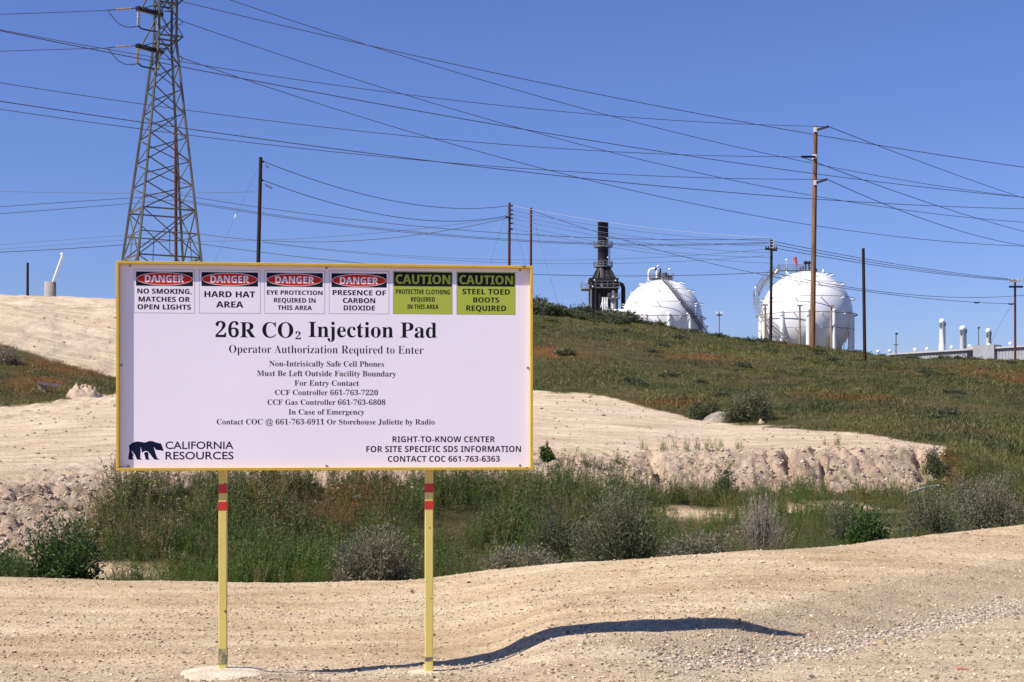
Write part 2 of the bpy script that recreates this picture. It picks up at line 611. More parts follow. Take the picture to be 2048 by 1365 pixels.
# relief
near = np.clip(1.4 - Q / 5.2, 0, 1)
tr = np.zeros_like(H)
for q0, dpt in ((3.35, .030), (3.75, .022), (4.25, .030), (4.6, .018)):
    tr += dpt * np.exp(-((Q - q0 - 0.22 * fbm(XX * .35, YY * .35, 2, 61)) / .07) ** 2) * np.clip(.5 + 1.2 * fbm(XX * .3 + q0 * 7, YY * .3, 2, 62), 0, 1)
rel = road * (-tr + 0.007 * fbm(XX * 1.6, YY * 6, 3, 63) + 0.010 * fbm(XX * 2.2, YY * 2.2, 4, 1) + 0.012 * fbm(XX * 0.5, YY * 1.2, 3, 2) * np.clip((Y_rows[:, None] - 9.6) / 2, 0.15, 1)
              + 0.004 * fbm(XX * 9, YY * 9, 2, 3))
rills = np.abs(vnoise(XX * 4.6 + YY * 1.9 + 1.6 * n1 + 0.8 * n3, YY * 0.9, 41))
lb = np.interp(PXC, [200, 700], [0.3, 1.0])
gul = np.zeros_like(H)
for gx, gw, gd in ((1312, 9, .34), (1325, 5, .2), (1585, 7, .2), (1640, 5, .15), (1545, 6, .12), (1840, 9, .2), (560, 16, .2), (628, 10, .3)):
    gul += gd * np.exp(-((PXC - gx + 16 * n3 + (Q - 8.6) * 22) / gw) ** 2) * band(Q, 8.35, 9.06, .1)
rel -= gul
rel += bank * (0.13 * lb * fbm(XX * 1.1, YY * 1.3, 4, 4) + 0.10 * lb * fbm(XX * 3.1, YY * 3.4, 4, 47) + (1 - lb) * 0.09 * fbm(XX * 5, YY * 3.5, 3, 44) + 0.15 * np.abs(fbm(XX * 4.0, YY * 4.0, 3, 6)) - 0.11 * lb * (1 - rills) ** 5 + 0.04 * fbm(XX * 11, YY * 11, 2, 8))
rel += pad * (0.05 * fbm(XX * 0.6, YY * 0.8, 4, 7) + 0.012 * fbm(XX * 3, YY * 3, 3, 12))
rel += band(Q, 5.2, 8.0, 0.3) * 0.06 * fbm(XX * 1.5, YY * 1.5, 3, 13)
hillz = np.clip((Q - 10.05) / 0.3, 0, 1) * np.clip((13.2 - Q) / 0.5, 0, 1)
rel += hillz * (0.30 * fbm(XX * 0.11, YY * 0.11, 3, 14) + 0.10 * fbm(XX * 0.6, YY * 0.6, 3, 15)) * np.clip(np.abs(12 - Q) * 2 + .35, 0, 1)
sandflank = hillz * (1 - G) * (PXC < 900)
rel += sandflank * (0.10 * fbm(XX * 0.9, YY * 0.35, 3, 16) + 0.05 * np.abs(fbm(XX * 2.2, YY * 1.2, 3, 18)))
# churned edge of the pad by the green flank
rel += band(Q, 9.8, 10.12, 0.08) * (PXC < 700) * 0.16 * np.abs(fbm(XX * 1.6, YY * 0.9, 3, 21))
for fx, fy, fr, fh in ((-1.73, 8.42, .55, .05), (-0.50, 8.55, .48, .03)):      # soil heaped round the two footings
    rel += fh * np.exp(-(((XX - fx) ** 2 + (YY - fy) ** 2) / fr ** 2) ** 1.5)
H = H + rel
V = np.stack([XX, YY, H], -1).reshape(-1, 3)
idx = np.arange(NY * NS).reshape(NY, NS)
Fq = np.stack([idx[:-1, :-1], idx[:-1, 1:], idx[1:, 1:], idx[1:, :-1]], -1).reshape(-1, 4)
slope_grit = np.clip(1.6 - np.abs(Q - 2.55) / 0.35, 0, 1) * np.interp(PXC, [1150, 1400], [0, 1]) * (Q < 3.05)
cols = np.stack([G, np.clip(bank + 0.45 * slope_grit, 0, 1), ORANGE, np.maximum(np.clip((Q - 8.6) / 0.5, 0, 1), 0.75 * np.clip((3.1 - Q + 0.5 * n1) / 1.2, 0, 1))], -1).reshape(-1, 4)


def ground_material():
    m = bpy.data.materials.new('sandy_ground')
    m.use_nodes = True
    n = m.node_tree
    L = n.links.new
    b = n.nodes['Principled BSDF']
    b.inputs['Roughness'].default_value = 0.95
    b.inputs['Specular IOR Level'].default_value = 0.1
    geo = n.nodes.new('ShaderNodeNewGeometry')
    at = n.nodes.new('ShaderNodeAttribute')
    at.attribute_name = 'Col'
    sep = n.nodes.new('ShaderNodeSeparateColor')
    L(at.outputs['Color'], sep.inputs['Color'])

    def nz(scale, det=6, rough=0.6, vec=None, sc=None):
        t = n.nodes.new('ShaderNodeTexNoise')
        t.inputs['Scale'].default_value = scale
        t.inputs['Detail'].default_value = det
        t.inputs['Roughness'].default_value = rough
        if sc:
            mp = n.nodes.new('ShaderNodeMapping')
            mp.inputs['Scale'].default_value = sc
            L(geo.outputs['Position'], mp.inputs['Vector'])
            L(mp.outputs['Vector'], t.inputs['Vector'])
        else:
            L(geo.outputs['Position'], t.inputs['Vector'])
        return t.outputs['Fac']

    def ramp(src, stops):
        r = n.nodes.new('ShaderNodeValToRGB')
        e = r.color_ramp.elements
        while len(e) < len(stops):
            e.new(0.5)
        for i, (p, c) in enumerate(stops):
            e[i].position = p
            e[i].color = (*c, 1)
        L(src, r.inputs['Fac'])
        return r.outputs['Color']

    def mix(f, a, bb, mode='MIX'):
        x = n.nodes.new('ShaderNodeMix')
        x.data_type = 'RGBA'
        x.blend_type = mode
        if isinstance(f, float):
            x.inputs['Factor'].default_value = f
        else:
            L(f, x.inputs['Factor'])
        L(a, x.inputs['A'])
        L(bb, x.inputs['B'])
        return x.outputs['Result']
    sand = ramp(nz(0.55, 7, 0.62), [(0.30, (0.60, 0.445, 0.265)), (0.5, (0.73, 0.565, 0.355)), (0.72, (0.80, 0.65, 0.44))])
    pale = ramp(nz(0.7, 7, 0.62), [(0.30, (0.58, 0.45, 0.31)), (0.5, (0.68, 0.54, 0.385)), (0.72, (0.74, 0.61, 0.45))])
    sand = mix(at.outputs['Alpha'], sand, pale)
    # long drawn out streaks where graders and tyres passed
    streak = ramp(nz(1.0, 5, 0.6, sc=(0.35, 2.4, 1)), [(0.36, (0.72, 0.67, 0.60)), (0.6, (1.06, 1.05, 1.03))])
    sand = mix(0.75, sand, streak, 'MULTIPLY')
    grit = ramp(nz(34, 4, 0.75), [(0.30, (0.36, 0.33, 0.29)), (0.48, (1, 1, 1)), (0.70, (1.18, 1.17, 1.16))])
    sand = mix(0.8, sand, grit, 'MULTIPLY')
    grit2 = ramp(nz(9, 5, 0.7), [(0.30, (0.72, 0.69, 0.65)), (0.5, (1, 1, 1)), (0.75, (1.08, 1.08, 1.08))])
    sand = mix(0.7, sand, grit2, 'MULTIPLY')
    raw = ramp(nz(3.0, 7, 0.7), [(0.30, (0.22, 0.155, 0.10)), (0.5, (0.41, 0.305, 0.21)), (0.68, (0.56, 0.44, 0.32))])
    c1 = mix(sep.outputs['Green'], sand, raw)
    soil = ramp(nz(0.9, 7, 0.65), [(0.30, (0.045, 0.042, 0.016)), (0.5, (0.085, 0.072, 0.028)), (0.66, (0.13, 0.095, 0.042)), (0.8, (0.18, 0.125, 0.06))])
    c2 = mix(sep.outputs['Red'], c1, soil)
    ora = ramp(nz(4.0, 5, 0.6), [(0.3, (0.12, 0.065, 0.022)), (0.7, (0.26, 0.115, 0.035))])
    om = n.nodes.new('ShaderNodeMath')
    om.operation = 'MULTIPLY'
    L(sep.outputs['Blue'], om.inputs[0])
    L(sep.outputs['Red'], om.inputs[1])
    c3 = mix(om.outputs[0], c2, ora)
    L(c3, b.inputs['Base Color'])
    bp = n.nodes.new('ShaderNodeBump')
    bp.inputs['Strength'].default_value = 0.9
    bp.inputs['Distance'].default_value = 0.045
    L(nz(30, 6, 0.72), bp.inputs['Height'])
    bp2 = n.nodes.new('ShaderNodeBump')
    bp2.inputs['Strength'].default_value = 0.5
    bp2.inputs['Distance'].default_value = 0.14
    L(nz(3.2, 5, 0.65), bp2.inputs['Height'])
    L(bp2.outputs['Normal'], bp.inputs['Normal'])
    L(bp.outputs['Normal'], b.inputs['Normal'])
    return m


M['ground'] = ground_material()
ground = np_mesh('ground', V, Fq, M['ground'], cols)
ground['kind'] = 'structure'


def gz(x, y):
    r, c = cell(x / y * F + 1024, y)
    return float(bil(H, np.array([r]), np.array([c]))[0])


# ------------------------------------------------------------------ the notice sign
OL = Vector((-2.339, 8.40, 0))
OR = Vector((0.1277, 8.645, 0))
udir = (OR - OL).normalized()
yaw = math.atan2(udir.y, udir.x)
WS = (OR - OL).length
ZB, ZT = 1.167, 2.408
SO = OL + udir * (WS / 2)
sign = thing('notice_sign', 'large white notice board in a yellow frame on two yellow posts', 'sign', (SO.x, SO.y, 0), yaw)
nback = Vector((-udir.y, udir.x, 0))          # local +y, away from the road


def S(px, py, back=0.0):
    """photo pixel to the sign's own x, z on its face plane"""
    o = OL + nback * back
    d = Vector(((px - 1024) / F, 1.0, (HY - py) / F))
    t = nback.dot(o) / nback.dot(Vector((d.x, d.y, 0)))
    p = d * t
    return (p - SO).dot(udir), CZ + p.z


REC = 0.031         # the panel lies this far behind the frame's front
hw = WS / 2
fb = MB()
fw = 0.017
dep = 0.046
zc = (ZB + ZT) / 2
fb.box((0, dep / 2, ZT - fw / 2), (WS, dep, fw))
fb.box((0, dep / 2, ZB + fw / 2), (WS, dep, fw))
fb.box((-hw + fw / 2, dep / 2, zc), (fw, dep, ZT - ZB - 2 * fw))
fb.box((hw - fw / 2, dep / 2, zc), (fw, dep, ZT - ZB - 2 * fw))
fr = fb.build('frame', M['yellow'], sign)
bv = fr.modifiers.new('bevel', 'BEVEL')
bv.width = 0.002
pb = MB()
pb.box((0, REC + 0.004, zc), (WS - 2 * fw + 0.006, 0.008, ZT - ZB - 2 * fw + 0.006))
pb.build('panel', M['panel'], sign)
for k in (-1.0, 0.0, 1.0):
    pl = MB()
    pl.bar((k, REC + 0.02, ZB + 0.03), (k, REC + 0.02, ZT - 0.03), 0.03, 0.022)
    pl.build('back_rail', M['yellow'], sign)

for bx, by in ((260, 528), (653, 533), (1040, 535), (237, 731), (1058, 736), (257, 936), (653, 936), (1040, 934)):
    x, z = S(bx, by, REC)
    b = MB()
    x = max(-hw + 0.028, min(hw - 0.028, x))
    z = max(ZB + 0.026, min(ZT - 0.026, z))
    b.tube([(x, REC - 0.006, z), (x, REC + 0.001, z)], 0.007, 8)
    b.build('bolt', M['bolt'], sign)

# posts: square tube, each with two red bands and a scuffed foot
for k, (pl_, pr_, pbot) in enumerate(((437, 455, 1338), (850, 868, 1345))):
    x0, _ = S(pl_, 1150, 0.055)
    x1, _ = S(pr_ - 1.5, 1150, 0.055)
    zb = -0.12
    pw = x1 - x0
    xm = (x0 + x1) / 2
    yb = 0.055 + pw / 2
    q = MB()
    q.box((xm, yb, (zb + ZT - 0.06) / 2), (pw, pw, ZT - 0.06 - zb))
    po = q.build('post', M['postyel'], sign)
    bv = po.modifiers.new('bevel', 'BEVEL')
    bv.width = 0.004
    bv.segments = 2
    for t, u in ((969, 987), (1004, 1021)):
        z1 = S(445, t, .055)[1]
        z0 = S(445, u, .055)[1]
        q = MB()
        q.box((xm, yb, (z0 + z1) / 2), (pw + 0.003, pw + 0.003, z1 - z0))
        ob = q.build('red_band', M['redband'], po)
    z0, z1 = (0.005, 0.10) if k == 0 else (0.005, 0.03)
    q = MB()
    q.box((xm, yb, (z0 + z1) / 2), (pw + 0.002, pw + 0.002, z1 - z0))
    q.build('scuffed_foot', M['worn'], po)

# lettering
_dg_objs = {}


def styled(s, kind):
    o = ''
    for c in s:
        if kind == 'serif':
            if 'A' <= c <= 'Z':
                c = chr(0x1D400 + ord(c) - 65)
            elif 'a' <= c <= 'z':
                c = chr(0x1D41A + ord(c) - 97)
            elif '0' <= c <= '9':
                c = chr(0x1D7CE + ord(c) - 48)
        elif kind == 'sans':
            if 'A' <= c <= 'Z':
                c = chr(0x1D5D4 + ord(c) - 65)
            elif '0' <= c <= '9':
                c = chr(0x1D7EC + ord(c) - 48)
        o += c
    return o


def text_geo(body, kind, off):
    c = bpy.data.curves.new('lettering_curve', 'FONT')
    c.body = styled(body, kind)
    c.size = 1.0
    c.offset = off
    c.resolution_u = 4
    o = bpy.data.objects.new('lettering_curve', c)
    COL.objects.link(o)
    bpy.context.view_layer.update()
    dg = bpy.context.evaluated_depsgraph_get()
    me = bpy.data.meshes.new_from_object(o.evaluated_get(dg))
    n = len(me.vertices)
    a = np.zeros(n * 3, dtype=np.float32)
    me.vertices.foreach_get('co', a)
    a = a.reshape(-1, 3)
    fs = [tuple(p.vertices) for p in me.polygons]
    bpy.data.objects.remove(o)
    bpy.data.curves.remove(c)
    bpy.data.meshes.remove(me)
    return a, fs


CAPH = {}


def lettering(body, kind, x0, x1, y0, y1, material, off=0.0, lift=0.0003, parent=sign, bold=0.0):
    """one printed line filling photo columns x0..x1, capitals from row y0 down to y1"""
    a, fs = text_geo(body, kind, off)
    key = (kind, off)
    if key not in CAPH:
        h, _ = text_geo('H', kind, off)
        CAPH[key] = (h[:, 1].min(), h[:, 1].max())
    lo, hi = CAPH[key]
    back = REC - lift
    xa, zb = S(x0, y1, back)
    xb, _ = S(x1, y1, back)
    _, zt = S((x0 + x1) / 2, y0, back)
    _, zb = S((x0 + x1) / 2, y1, back)
    mn, mx = a[:, 0].min(), a[:, 0].max()
    q = MB()
    vs = [(xa + (v[0] - mn) / (mx - mn) * (xb - xa), back, zb + (v[1] - lo) / (hi - lo) * (zt - zb)) for v in a]
    q.add(vs, fs)
    if bold:
        e = (xb - xa) / (mx - mn) * bold
        q.v = []
        q.f = []
        q.sm = []
        for k, sh in enumerate((-e, 0.0, e)):
            q.add([(v[0] + sh, v[1] - 0.00002 * k, v[2]) for v in vs], fs)
    return q.build('lettering', material, parent)


def plate(x0, y0, x1, y1, lift, th, material, name, parent):
    back = REC - lift
    a = S(x0, y1, back)
    b = S(x1, y0, back)
    q = MB()
    q.box(((a[0] + b[0]) / 2, back + th / 2, (a[1] + b[1]) / 2), (b[0] - a[0], th, b[1] - a[1]))
    return q.build(name, material, parent)


def oval(x0, y0, x1, y1, lift, material, name, parent):
    back = REC - lift
    a = S(x0, y1, back)
    b = S(x1, y0, back)
    cx, cz = (a[0] + b[0]) / 2, (a[1] + b[1]) / 2
    rx, rz = (b[0] - a[0]) / 2, (b[1] - a[1]) / 2
    q = MB()
    n = 40
    vs = [(cx + rx * math.cos(2 * math.pi * i / n), back, cz + rz * math.sin(2 * math.pi * i / n)) for i in range(n)]
    q.add(vs, [tuple(range(n))])
    return q.build(name, material, parent)


CARDS = [
    ((267.8, 539.7, 389.8, 626.5), (272, 544.6, 385.8, 571.8), 'DANGER', (290, 367.7, 551, 565),
     [('NO SMOKING,', 274.7, 383, 578, 588), ('MATCHES OR', 277.4, 380, 594, 604), ('OPEN LIGHTS', 275, 381.8, 609.5, 619.4)]),
    ((398.3, 541, 521, 627), (403, 545.6, 516, 572.6), 'DANGER', (421, 498, 552, 566),
     [('HARD HAT', 409, 510, 583, 595), ('AREA', 432.6, 486.3, 603.3, 615.5)]),
    ((528.8, 542, 650, 627.5), (533.4, 547, 645.5, 573.6), 'DANGER', (551, 628, 553.5, 567),
     [('EYE PROTECTION', 534, 645, 581.5, 590), ('REQUIRED IN', 548, 631, 596.7, 605.6), ('THIS AREA', 555.5, 623.8, 611.5, 620.4)]),
    ((658, 542.8, 778.4, 628), (663, 548, 773.5, 574.6), 'DANGER', (680, 756, 555, 568.7),
     [('PRESENCE OF', 665.4, 771.8, 581, 591), ('CARBON', 686, 750.4, 596.7, 606.6), ('DIOXIDE', 687.5, 749.8, 611.5, 621.4)]),
    ((786, 544, 905, 628.6), (788, 545.8, 903.4, 572.6), 'CAUTION', (791.6, 900.4, 550, 568),
     [('PROTECTIVE CLOTHING', 791.6, 900, 579.5, 588.8), ('REQUIRED', 822, 869.7, 594.7, 603.6), ('IN THIS AREA', 814.7, 877, 609.5, 618.4)]),
    ((913, 545, 1031, 629.6), (915, 547, 1029, 572.8), 'CAUTION', (919, 1025.6, 551.5, 569),
     [('STEEL TOED', 924.8, 1019.7, 578.6, 589.4), ('BOOTS', 946.5, 998, 595.4, 605.6), ('REQUIRED', 932.7, 1012, 611.5, 622.4)]),
]
for box, bar_, word, wb, lines in CARDS:
    danger = word == 'DANGER'
    card = plate(*box, 0.0002, 0.0001, M['border'], 'warning_notice', sign)
    card['label'] = ('white danger notice: ' if danger else 'lime green caution notice: ') + ' '.join(l[0] for l in lines).lower()
    x0, y0, x1, y1 = box
    i = 0.9
    plate(x0 + i, y0 + i, x1 - i, y1 - i, 0.0004, 0.0001, M['panel'] if danger else M['lime'], 'notice_face', card)
    hd = plate(*bar_, 0.0006, 0.0001, M['darkblue'] if danger else M['black'], 'header', card)
    if danger:
        a, b, c, d = bar_
        oval(a + 0.8, b + 1.2, c - 0.8, d - 1.2, 0.0008, M['white'], 'oval_border', card)
        oval(a + 1.8, b + 2.2, c - 1.8, d - 2.2, 0.0010, M['redink'], 'oval', card)
    lettering(word, 'sans', *wb, M['white'] if danger else M['lime'], 0.0, lift=0.0012, parent=card, bold=0.014)
    for s, a, b, c, d in lines:
        lettering(s, 'sans', a, b, c, d, M['black'], 0.0, lift=0.0007, parent=card, bold=0.012)

lettering('26R CO', 'serif', 431, 586.5, 645, 675.3, M['black'])
lettering('2', 'serif', 590.8, 601.7, 664, 679, M['black'])
lettering('Injection Pad', 'serif', 617, 873.4, 645, 675.3, M['black'])
lettering('Operator Authorization Required to Enter', 'serif', 458, 847, 691.5, 707, M['black'], -0.010)
for s, a, b, c, d in (('Non-Intrisically Safe Cell Phones', 538.5, 768, 722.6, 733.5), ('Must Be Left Outside Facility Boundary', 514, 792, 742, 753),
                      ('For Entry Contact', 589, 718, 761.3, 772), ('CCF Controller 661-763-7220', 550, 756, 780.3, 790.7),
                      ('CCF Gas Controller 661-763-6808', 535, 771, 799.7, 810.2), ('In Case of Emergency', 577, 729, 819, 829.6),
                      ('Contact COC @ 661-763-6911 Or Storehouse Juliette by Radio', 433.5, 869.5, 838.8, 849.4)):
    lettering(s, 'serif', a, b, c, d, M['black'])
for s, a, b, c, d in (('RIGHT-TO-KNOW CENTER', 785, 990, 873.2, 884.8), ('FOR SITE SPECIFIC SDS INFORMATION', 732.6, 1042, 892.5, 904.5),
                      ('CONTACT COC 661-763-6363', 775.8, 999.6, 912.4, 924)):
    lettering(s, 'sans', a, b, c, d, M['black'])
for s, c, d in (('CALIFORNIA', 883.5, 898.5), ('RESOURCES', 904, 919.3)):
    lettering(s, 'plain', 331, 467, c, d, M['navy'], 0.012)
bear = [(150, 195), (180, 160), (225, 130), (290, 114), (350, 120), (420, 132), (470, 118), (510, 103), (560, 112), (610, 128), (650, 140), (680, 148),
        (693, 140), (700, 158), (715, 180), (722, 205), (735, 240), (748, 265), (725, 275), (700, 268), (665, 262), (640, 262), (605, 248), (573, 203),
        (586, 245), (600, 295), (615, 345), (635, 395), (655, 412), (682, 424), (590, 424), (562, 395), (530, 352), (498, 308), (476, 284), (440, 274), (400, 288),
        (374, 308), (364, 250), (346, 205), (352, 270), (349, 340), (344, 392), (362, 412), (382, 424), (290, 424), (272, 380), (246, 326), (216, 288), (190, 260),
        (204, 300), (228, 345), (213, 378), (216, 405), (240, 424), (140, 424), (145, 370), (154, 300), (160, 240)]
paw = [(408, 312), (440, 294), (478, 294), (487, 330), (484, 375), (492, 408), (517, 424), (440, 424), (430, 380)]
q = MB()
for poly in (bear, paw):
    pts = []
    for a, b in poly:
        x, z = S(240 + a / 8.533, 870 + b / 8.533, REC - 0.0003)
        pts.append(Vector((x, REC - 0.0003, z)))
    tri = tessellate_polygon([[Vector((p.x, p.z, 0)) for p in pts]])
    q.add(pts, [tuple(t) for t in tri])
q.build('bear_emblem', M['navy'], sign)


def mound(name, c, rx, ry, h, material, seed, n=40, m=12, rough=0.12):
    q = MB()
    vs = [(0, 0, h)]
    for i in range(1, m + 1):
        t = i / m
        for j in range(n):
            a = 2 * math.pi * j / n
            k = 1 + 0.16 * mnoise.noise(Vector((math.cos(a) * 1.3 + seed, math.sin(a) * 1.3, seed * 3.1)))
            z = h * (1 - t ** 2.2) - 0.06 * t ** 6 if name != 'concrete_footing' else h * (1 - t * t) ** 0.8 - 0.03 * t ** 6
            z += h * rough * mnoise.noise(Vector((t * rx * math.cos(a) * 9, t * ry * math.sin(a) * 9, seed))) * (1 - t)
            vs.append((rx * k * t * math.cos(a), ry * k * t * math.sin(a), z))
    fs = [(0, 1 + j, 1 + (j + 1) % n) for j in range(n)]
    for i in range(m - 1):
        for j in range(n):
            a = 1 + i * n + j
            b = 1 + i * n + (j + 1) % n
            fs.append((a, a + n, b + n, b))
    q.add(vs, fs, True)
    return q.build(name, material, None, c)


for px, Y, rx, seed, hh, z0, lab in ((440, 8.47, 0.34, 3.3, .036, -.052, 'round pale concrete footing at the foot of the post under the bear emblem'),
                             (860, 8.60, 0.29, 8.7, .034, -.090, 'round pale concrete footing at the foot of the post nearer the shadow')):
    x = (px - 1024) / F * Y
    tag(mound('concrete_footing', (x, Y - 0.06, z0), rx, 0.46, hh, M['concrete'], seed), lab, 'footing', 'concrete footings of the notice board')


# ------------------------------------------------------------------ poles and the lattice tower
def pole_geo(top, base, d0, d1):
    q = MB()
    pts = [base + (top - base) * t for t in (0, 0.25, 0.5, 0.75, 1)]
    q.tube([p - base for p in pts], d1 / 2, 10, True, d0 / 2)
    return q


def pole(name, label, tx, ty, bx, by, Y, wpx, material, cat='utility pole', group='utility poles', ground_base=True):
    top = P(tx, ty, Y)
    base = P(bx, by, Y)
    if ground_base:
        base.z = min(base.z, gz(base.x, Y)) - 0.5
    d = wpx * Y / F
    t = thing(name, label, cat, base, 0, group)
    pole_geo(top, base, d * 0.88, d * 1.08).build('pole_shaft', material, t)
    return t, base


def rel_(t, p):
    return Vector(p) - Vector(t.location)


def part_tube(t, name, pts, r, material, n=6, parent=None):
    q = MB()
    q.tube([rel_(t, p) for p in pts], r, n)
    return q.build(name, material, parent or t)


def part_bar(t, name, a, b, wd, material, ht=None):
    q = MB()
    q.bar(rel_(t, a), rel_(t, b), wd, ht)
    return q.build(name, material, t)


def insulator(t, a, b, r, material=None, discs=6, name='insulator'):
    """a string of sheds from a to b"""
    a, b = rel_(t, a), rel_(t, b)
    q = MB()
    q.tube([a, b], r * 0.45, 6)
    for i in range(discs):
        c = a + (b - a) * ((i + 0.5) / discs)
        d = (b - a) / discs * 0.28
        q.tube([c - d, c + d], r, 8)
    return q.build(name, material or M['insul'], t)


YT = 100.0
UPX = YT / F


def tower():
    t = thing('lattice_tower', 'tall tapering steel lattice power tower behind the notice board', 'power tower',
              P(321, 612, YT))
    base = Vector(t.location)

    def cxp(y):
        return 322.5 + (519 - y) * 9.0 / 519

    def half(y):
        return 24.0 if y <= 85 else 24.0 + (y - 85) * 0.1395

    def node(k, y):
        """corner k (0 left, 1 near, 2 right, 3 far) at photo row y"""
        h = half(y) * UPX
        a = R(15.7)
        R0 = h / math.cos(a)
        ang = {0: math.pi + a, 1: 1.5 * math.pi - a * 0, 2: a, 3: 0.5 * math.pi}[k]
        # a square turned by 15.7 degrees: left, near, right, far
        ang = [math.pi - a, 1.5 * math.pi - a, -a, 0.5 * math.pi - a][k]
        c = P(cxp(y), y, YT)
        return Vector((c.x + R0 * math.cos(ang), c.y + R0 * math.sin(ang), c.z)) - base
    ys = [612, 519, 425, 330, 230, 133, 85, 0, -90]
    for k in range(4):
        q = MB()
        for a, b in zip(ys[:-1], ys[1:]):
            q.angle(node(k, a), node(k, b), 0.125, 0.045)
        q.build('tower_leg', M['steel'], t)
    LV = [425, 375, 327, 279, 230.5, 182, 133, 85, 37, -11, -58]
    MV = [400, 352, 304, 256, 208, 157, 108, 60, 13, -35, -80]
    for f in range(4):
        q = MB()
        a, b = f, (f + 1) % 4
        side = a if a in (0, 2) else b
        mid = b if side == a else a
        for i in range(len(LV) - 1):
            if f in (0, 2):
                q.angle(node(side, LV[i]), node(mid, MV[i]), 0.062, 0.024)
                q.angle(node(mid, MV[i]), node(side, LV[i + 1]), 0.062, 0.024)
            else:
                q.angle(node(side, LV[i]), node(mid, LV[i] - 53), 0.066, 0.024)
                if i:
                    q.angle(node(side, LV[i]), node(mid, LV[i] + 30), 0.062, 0.024)
        q.bar(node(a, 425), node(b, 425), 0.10)
        q.bar(node(a, 519), node(b, 519), 0.10)
        for hi, lo in ((425, 519), (519, 612)):
            q.angle(node(a, hi), node(b, lo), 0.066, 0.025)
            q.angle(node(b, hi), node(a, lo), 0.066, 0.025)
            mdl = (hi + lo) / 2
            q.bar(node(a, mdl), node(b, mdl), 0.07)
            m1 = (node(a, mdl) + node(b, mdl)) / 2
            q.bar(m1, (node(a, lo) + node(b, lo)) / 2, 0.055)
        for y in (85, 10, -58):
            q.bar(node(a, y), node(b, y), 0.11)
        q.build('bracing', M['steel'], t)
    # arms that carry the conductors on the left, with two post insulators each
    for yt, ins in ((17, ((277.5, 22, 277, 54), (318, 32, 317, 63))), (92, ((275.5, 97, 275, 128), (317, 104, 317, 137)))):
        tip = P(274, yt, YT - 2.4)
        inn = P(324, yt + 13, YT)
        arm = MB()
        arm.bar(tip - base, inn - base, 0.26, 0.30)
        ao = arm.build('crossarm', M['darksteel'], t)
        br = MB()
        br.bar(P(283, yt, YT - 2.2) - base, node(0, yt - 50), 0.09)
        br.bar(P(285, yt, YT - 2.2) - base, node(0, yt - 8), 0.06)
        br.bar(P(285, yt + 2, YT - 2.2) - base, node(3, yt), 0.06)
        br.build('arm_brace', M['steel'], t)
        for a, b, c, d in ins:
            k = (a - 274) / 50
            insulator(t, P(a, b, YT - 2.4 + 2.3 * k), P(c, d, YT - 2.4 + 2.3 * k), 0.115, M['insul'], 9, 'post_insulator')
        insulator(t, P(262, yt + 0.5, YT - 2.6), P(232, yt + 2.5, YT - 3.0), 0.07, M['tanins'], 14, 'strain_insulator')
        part_tube(t, 'link', [P(274, yt, YT - 2.4), P(262, yt + 0.5, YT - 2.6)], 0.03, M['darksteel'])
        part_tube(t, 'link', [P(232, yt + 2.5, YT - 3.0), P(215, yt + 4, YT - 3.2)], 0.03, M['darksteel'])
        part_tube(t, 'jumper_cable', [P(216, yt + 4, YT - 3.2), P(220, yt + 11, YT - 3.2), P(228, yt + 21, YT - 3.1), P(238, yt + 31, YT - 3.0),
                                      P(250, yt + 37, YT - 2.8), P(262, yt + 38, YT - 2.6), P(276, yt + 36, YT - 2.4)], 0.035, M['wire'])
        part_tube(t, 'jumper_cable', [P(277, yt + 36, YT - 2.4), P(283, yt + 41, YT - 2.2), P(300, yt + 45, YT - 1.5), P(318, yt + 47, YT)], 0.055, M['darksteel'])
    # short right-hand brackets
    for y in (0, 74):
        br = MB()
        tip = P(366, y, YT) - base
        br.bar(node(1, y + 2), tip, 0.10)
        br.bar(node(2, y + 13), tip, 0.10)
        br.bar(node(2, y - 22), tip, 0.05)
        br.build('bracket', M['steel'], t)
    for y in (38, 112):
        part_tube(t, 'link', [node(2, y) + base, P(365, y + 5, YT)], 0.03, M['darksteel'])
        part_tube(t, 'jumper_cable', [P(366, y + 5.5, YT), P(361, y + 12, YT), node(2, y + 14) + base], 0.03, M['wire'])
    # peak
    q = MB()
    pk = P(334, -150, YT) - base
    for k in range(4):
        q.angle(node(k, -90), pk, 0.12, 0.04)
    q.build('tower_peak', M['steel'], t)


tower()

t, b = pole('utility_pole', 'thin brown wooden pole rising inside the legs of the lattice tower', 351, 252, 353, 600, 112, 6.5, M['brownwood'])
t, b = pole('utility_pole', 'dark leaning wooden pole above the left half of the notice board', 521.5, 315, 514, 600, 72, 8.0, M['darkwood'])
for dx, y0, n in ((7, 330, 3), (6, 368, 6)):
    for i in range(n):
        part_bar(t, 'cable_clamp', P(524 + dx + i * 2.5, y0 + 1.2 * i, 72), P(525.5 + dx + i * 2.5, y0 + 5 + 1.2 * i, 72), 0.035, M['wire'])
part_tube(t, 'eye_bolt', [P(522, 323, 72), P(528, 324, 72)], 0.06, M['darksteel'])
part_tube(t, 'eye_bolt', [P(520, 361, 72), P(526, 361, 72)], 0.06, M['darksteel'])
t, b = pole('utility_pole', 'wooden pole with a row of side pins above the right end of the board', 1019, 406, 1018, 620, 108, 6.0, M['brownwood'])
for y in (412, 421, 429, 437, 447, 459):
    part_bar(t, 'side_pin', P(1020, y, 107.9), P(1026, y, 107.9), 0.10, M['darksteel'])
part_bar(t, 'side_pin', P(1011, 435, 107.9), P(1018, 435, 107.9), 0.12, M['darksteel'])
t, b = pole('utility_pole', 'plain brown wooden pole just right of the pole with side pins', 1062, 416, 1061.5, 625, 110, 5.2, M['brownwood'])
t, b = pole('utility_pole', 'dark pole with one short crossarm in front of the right sphere', 1543, 480, 1541, 682, 118, 6.0, M['darkwood'])
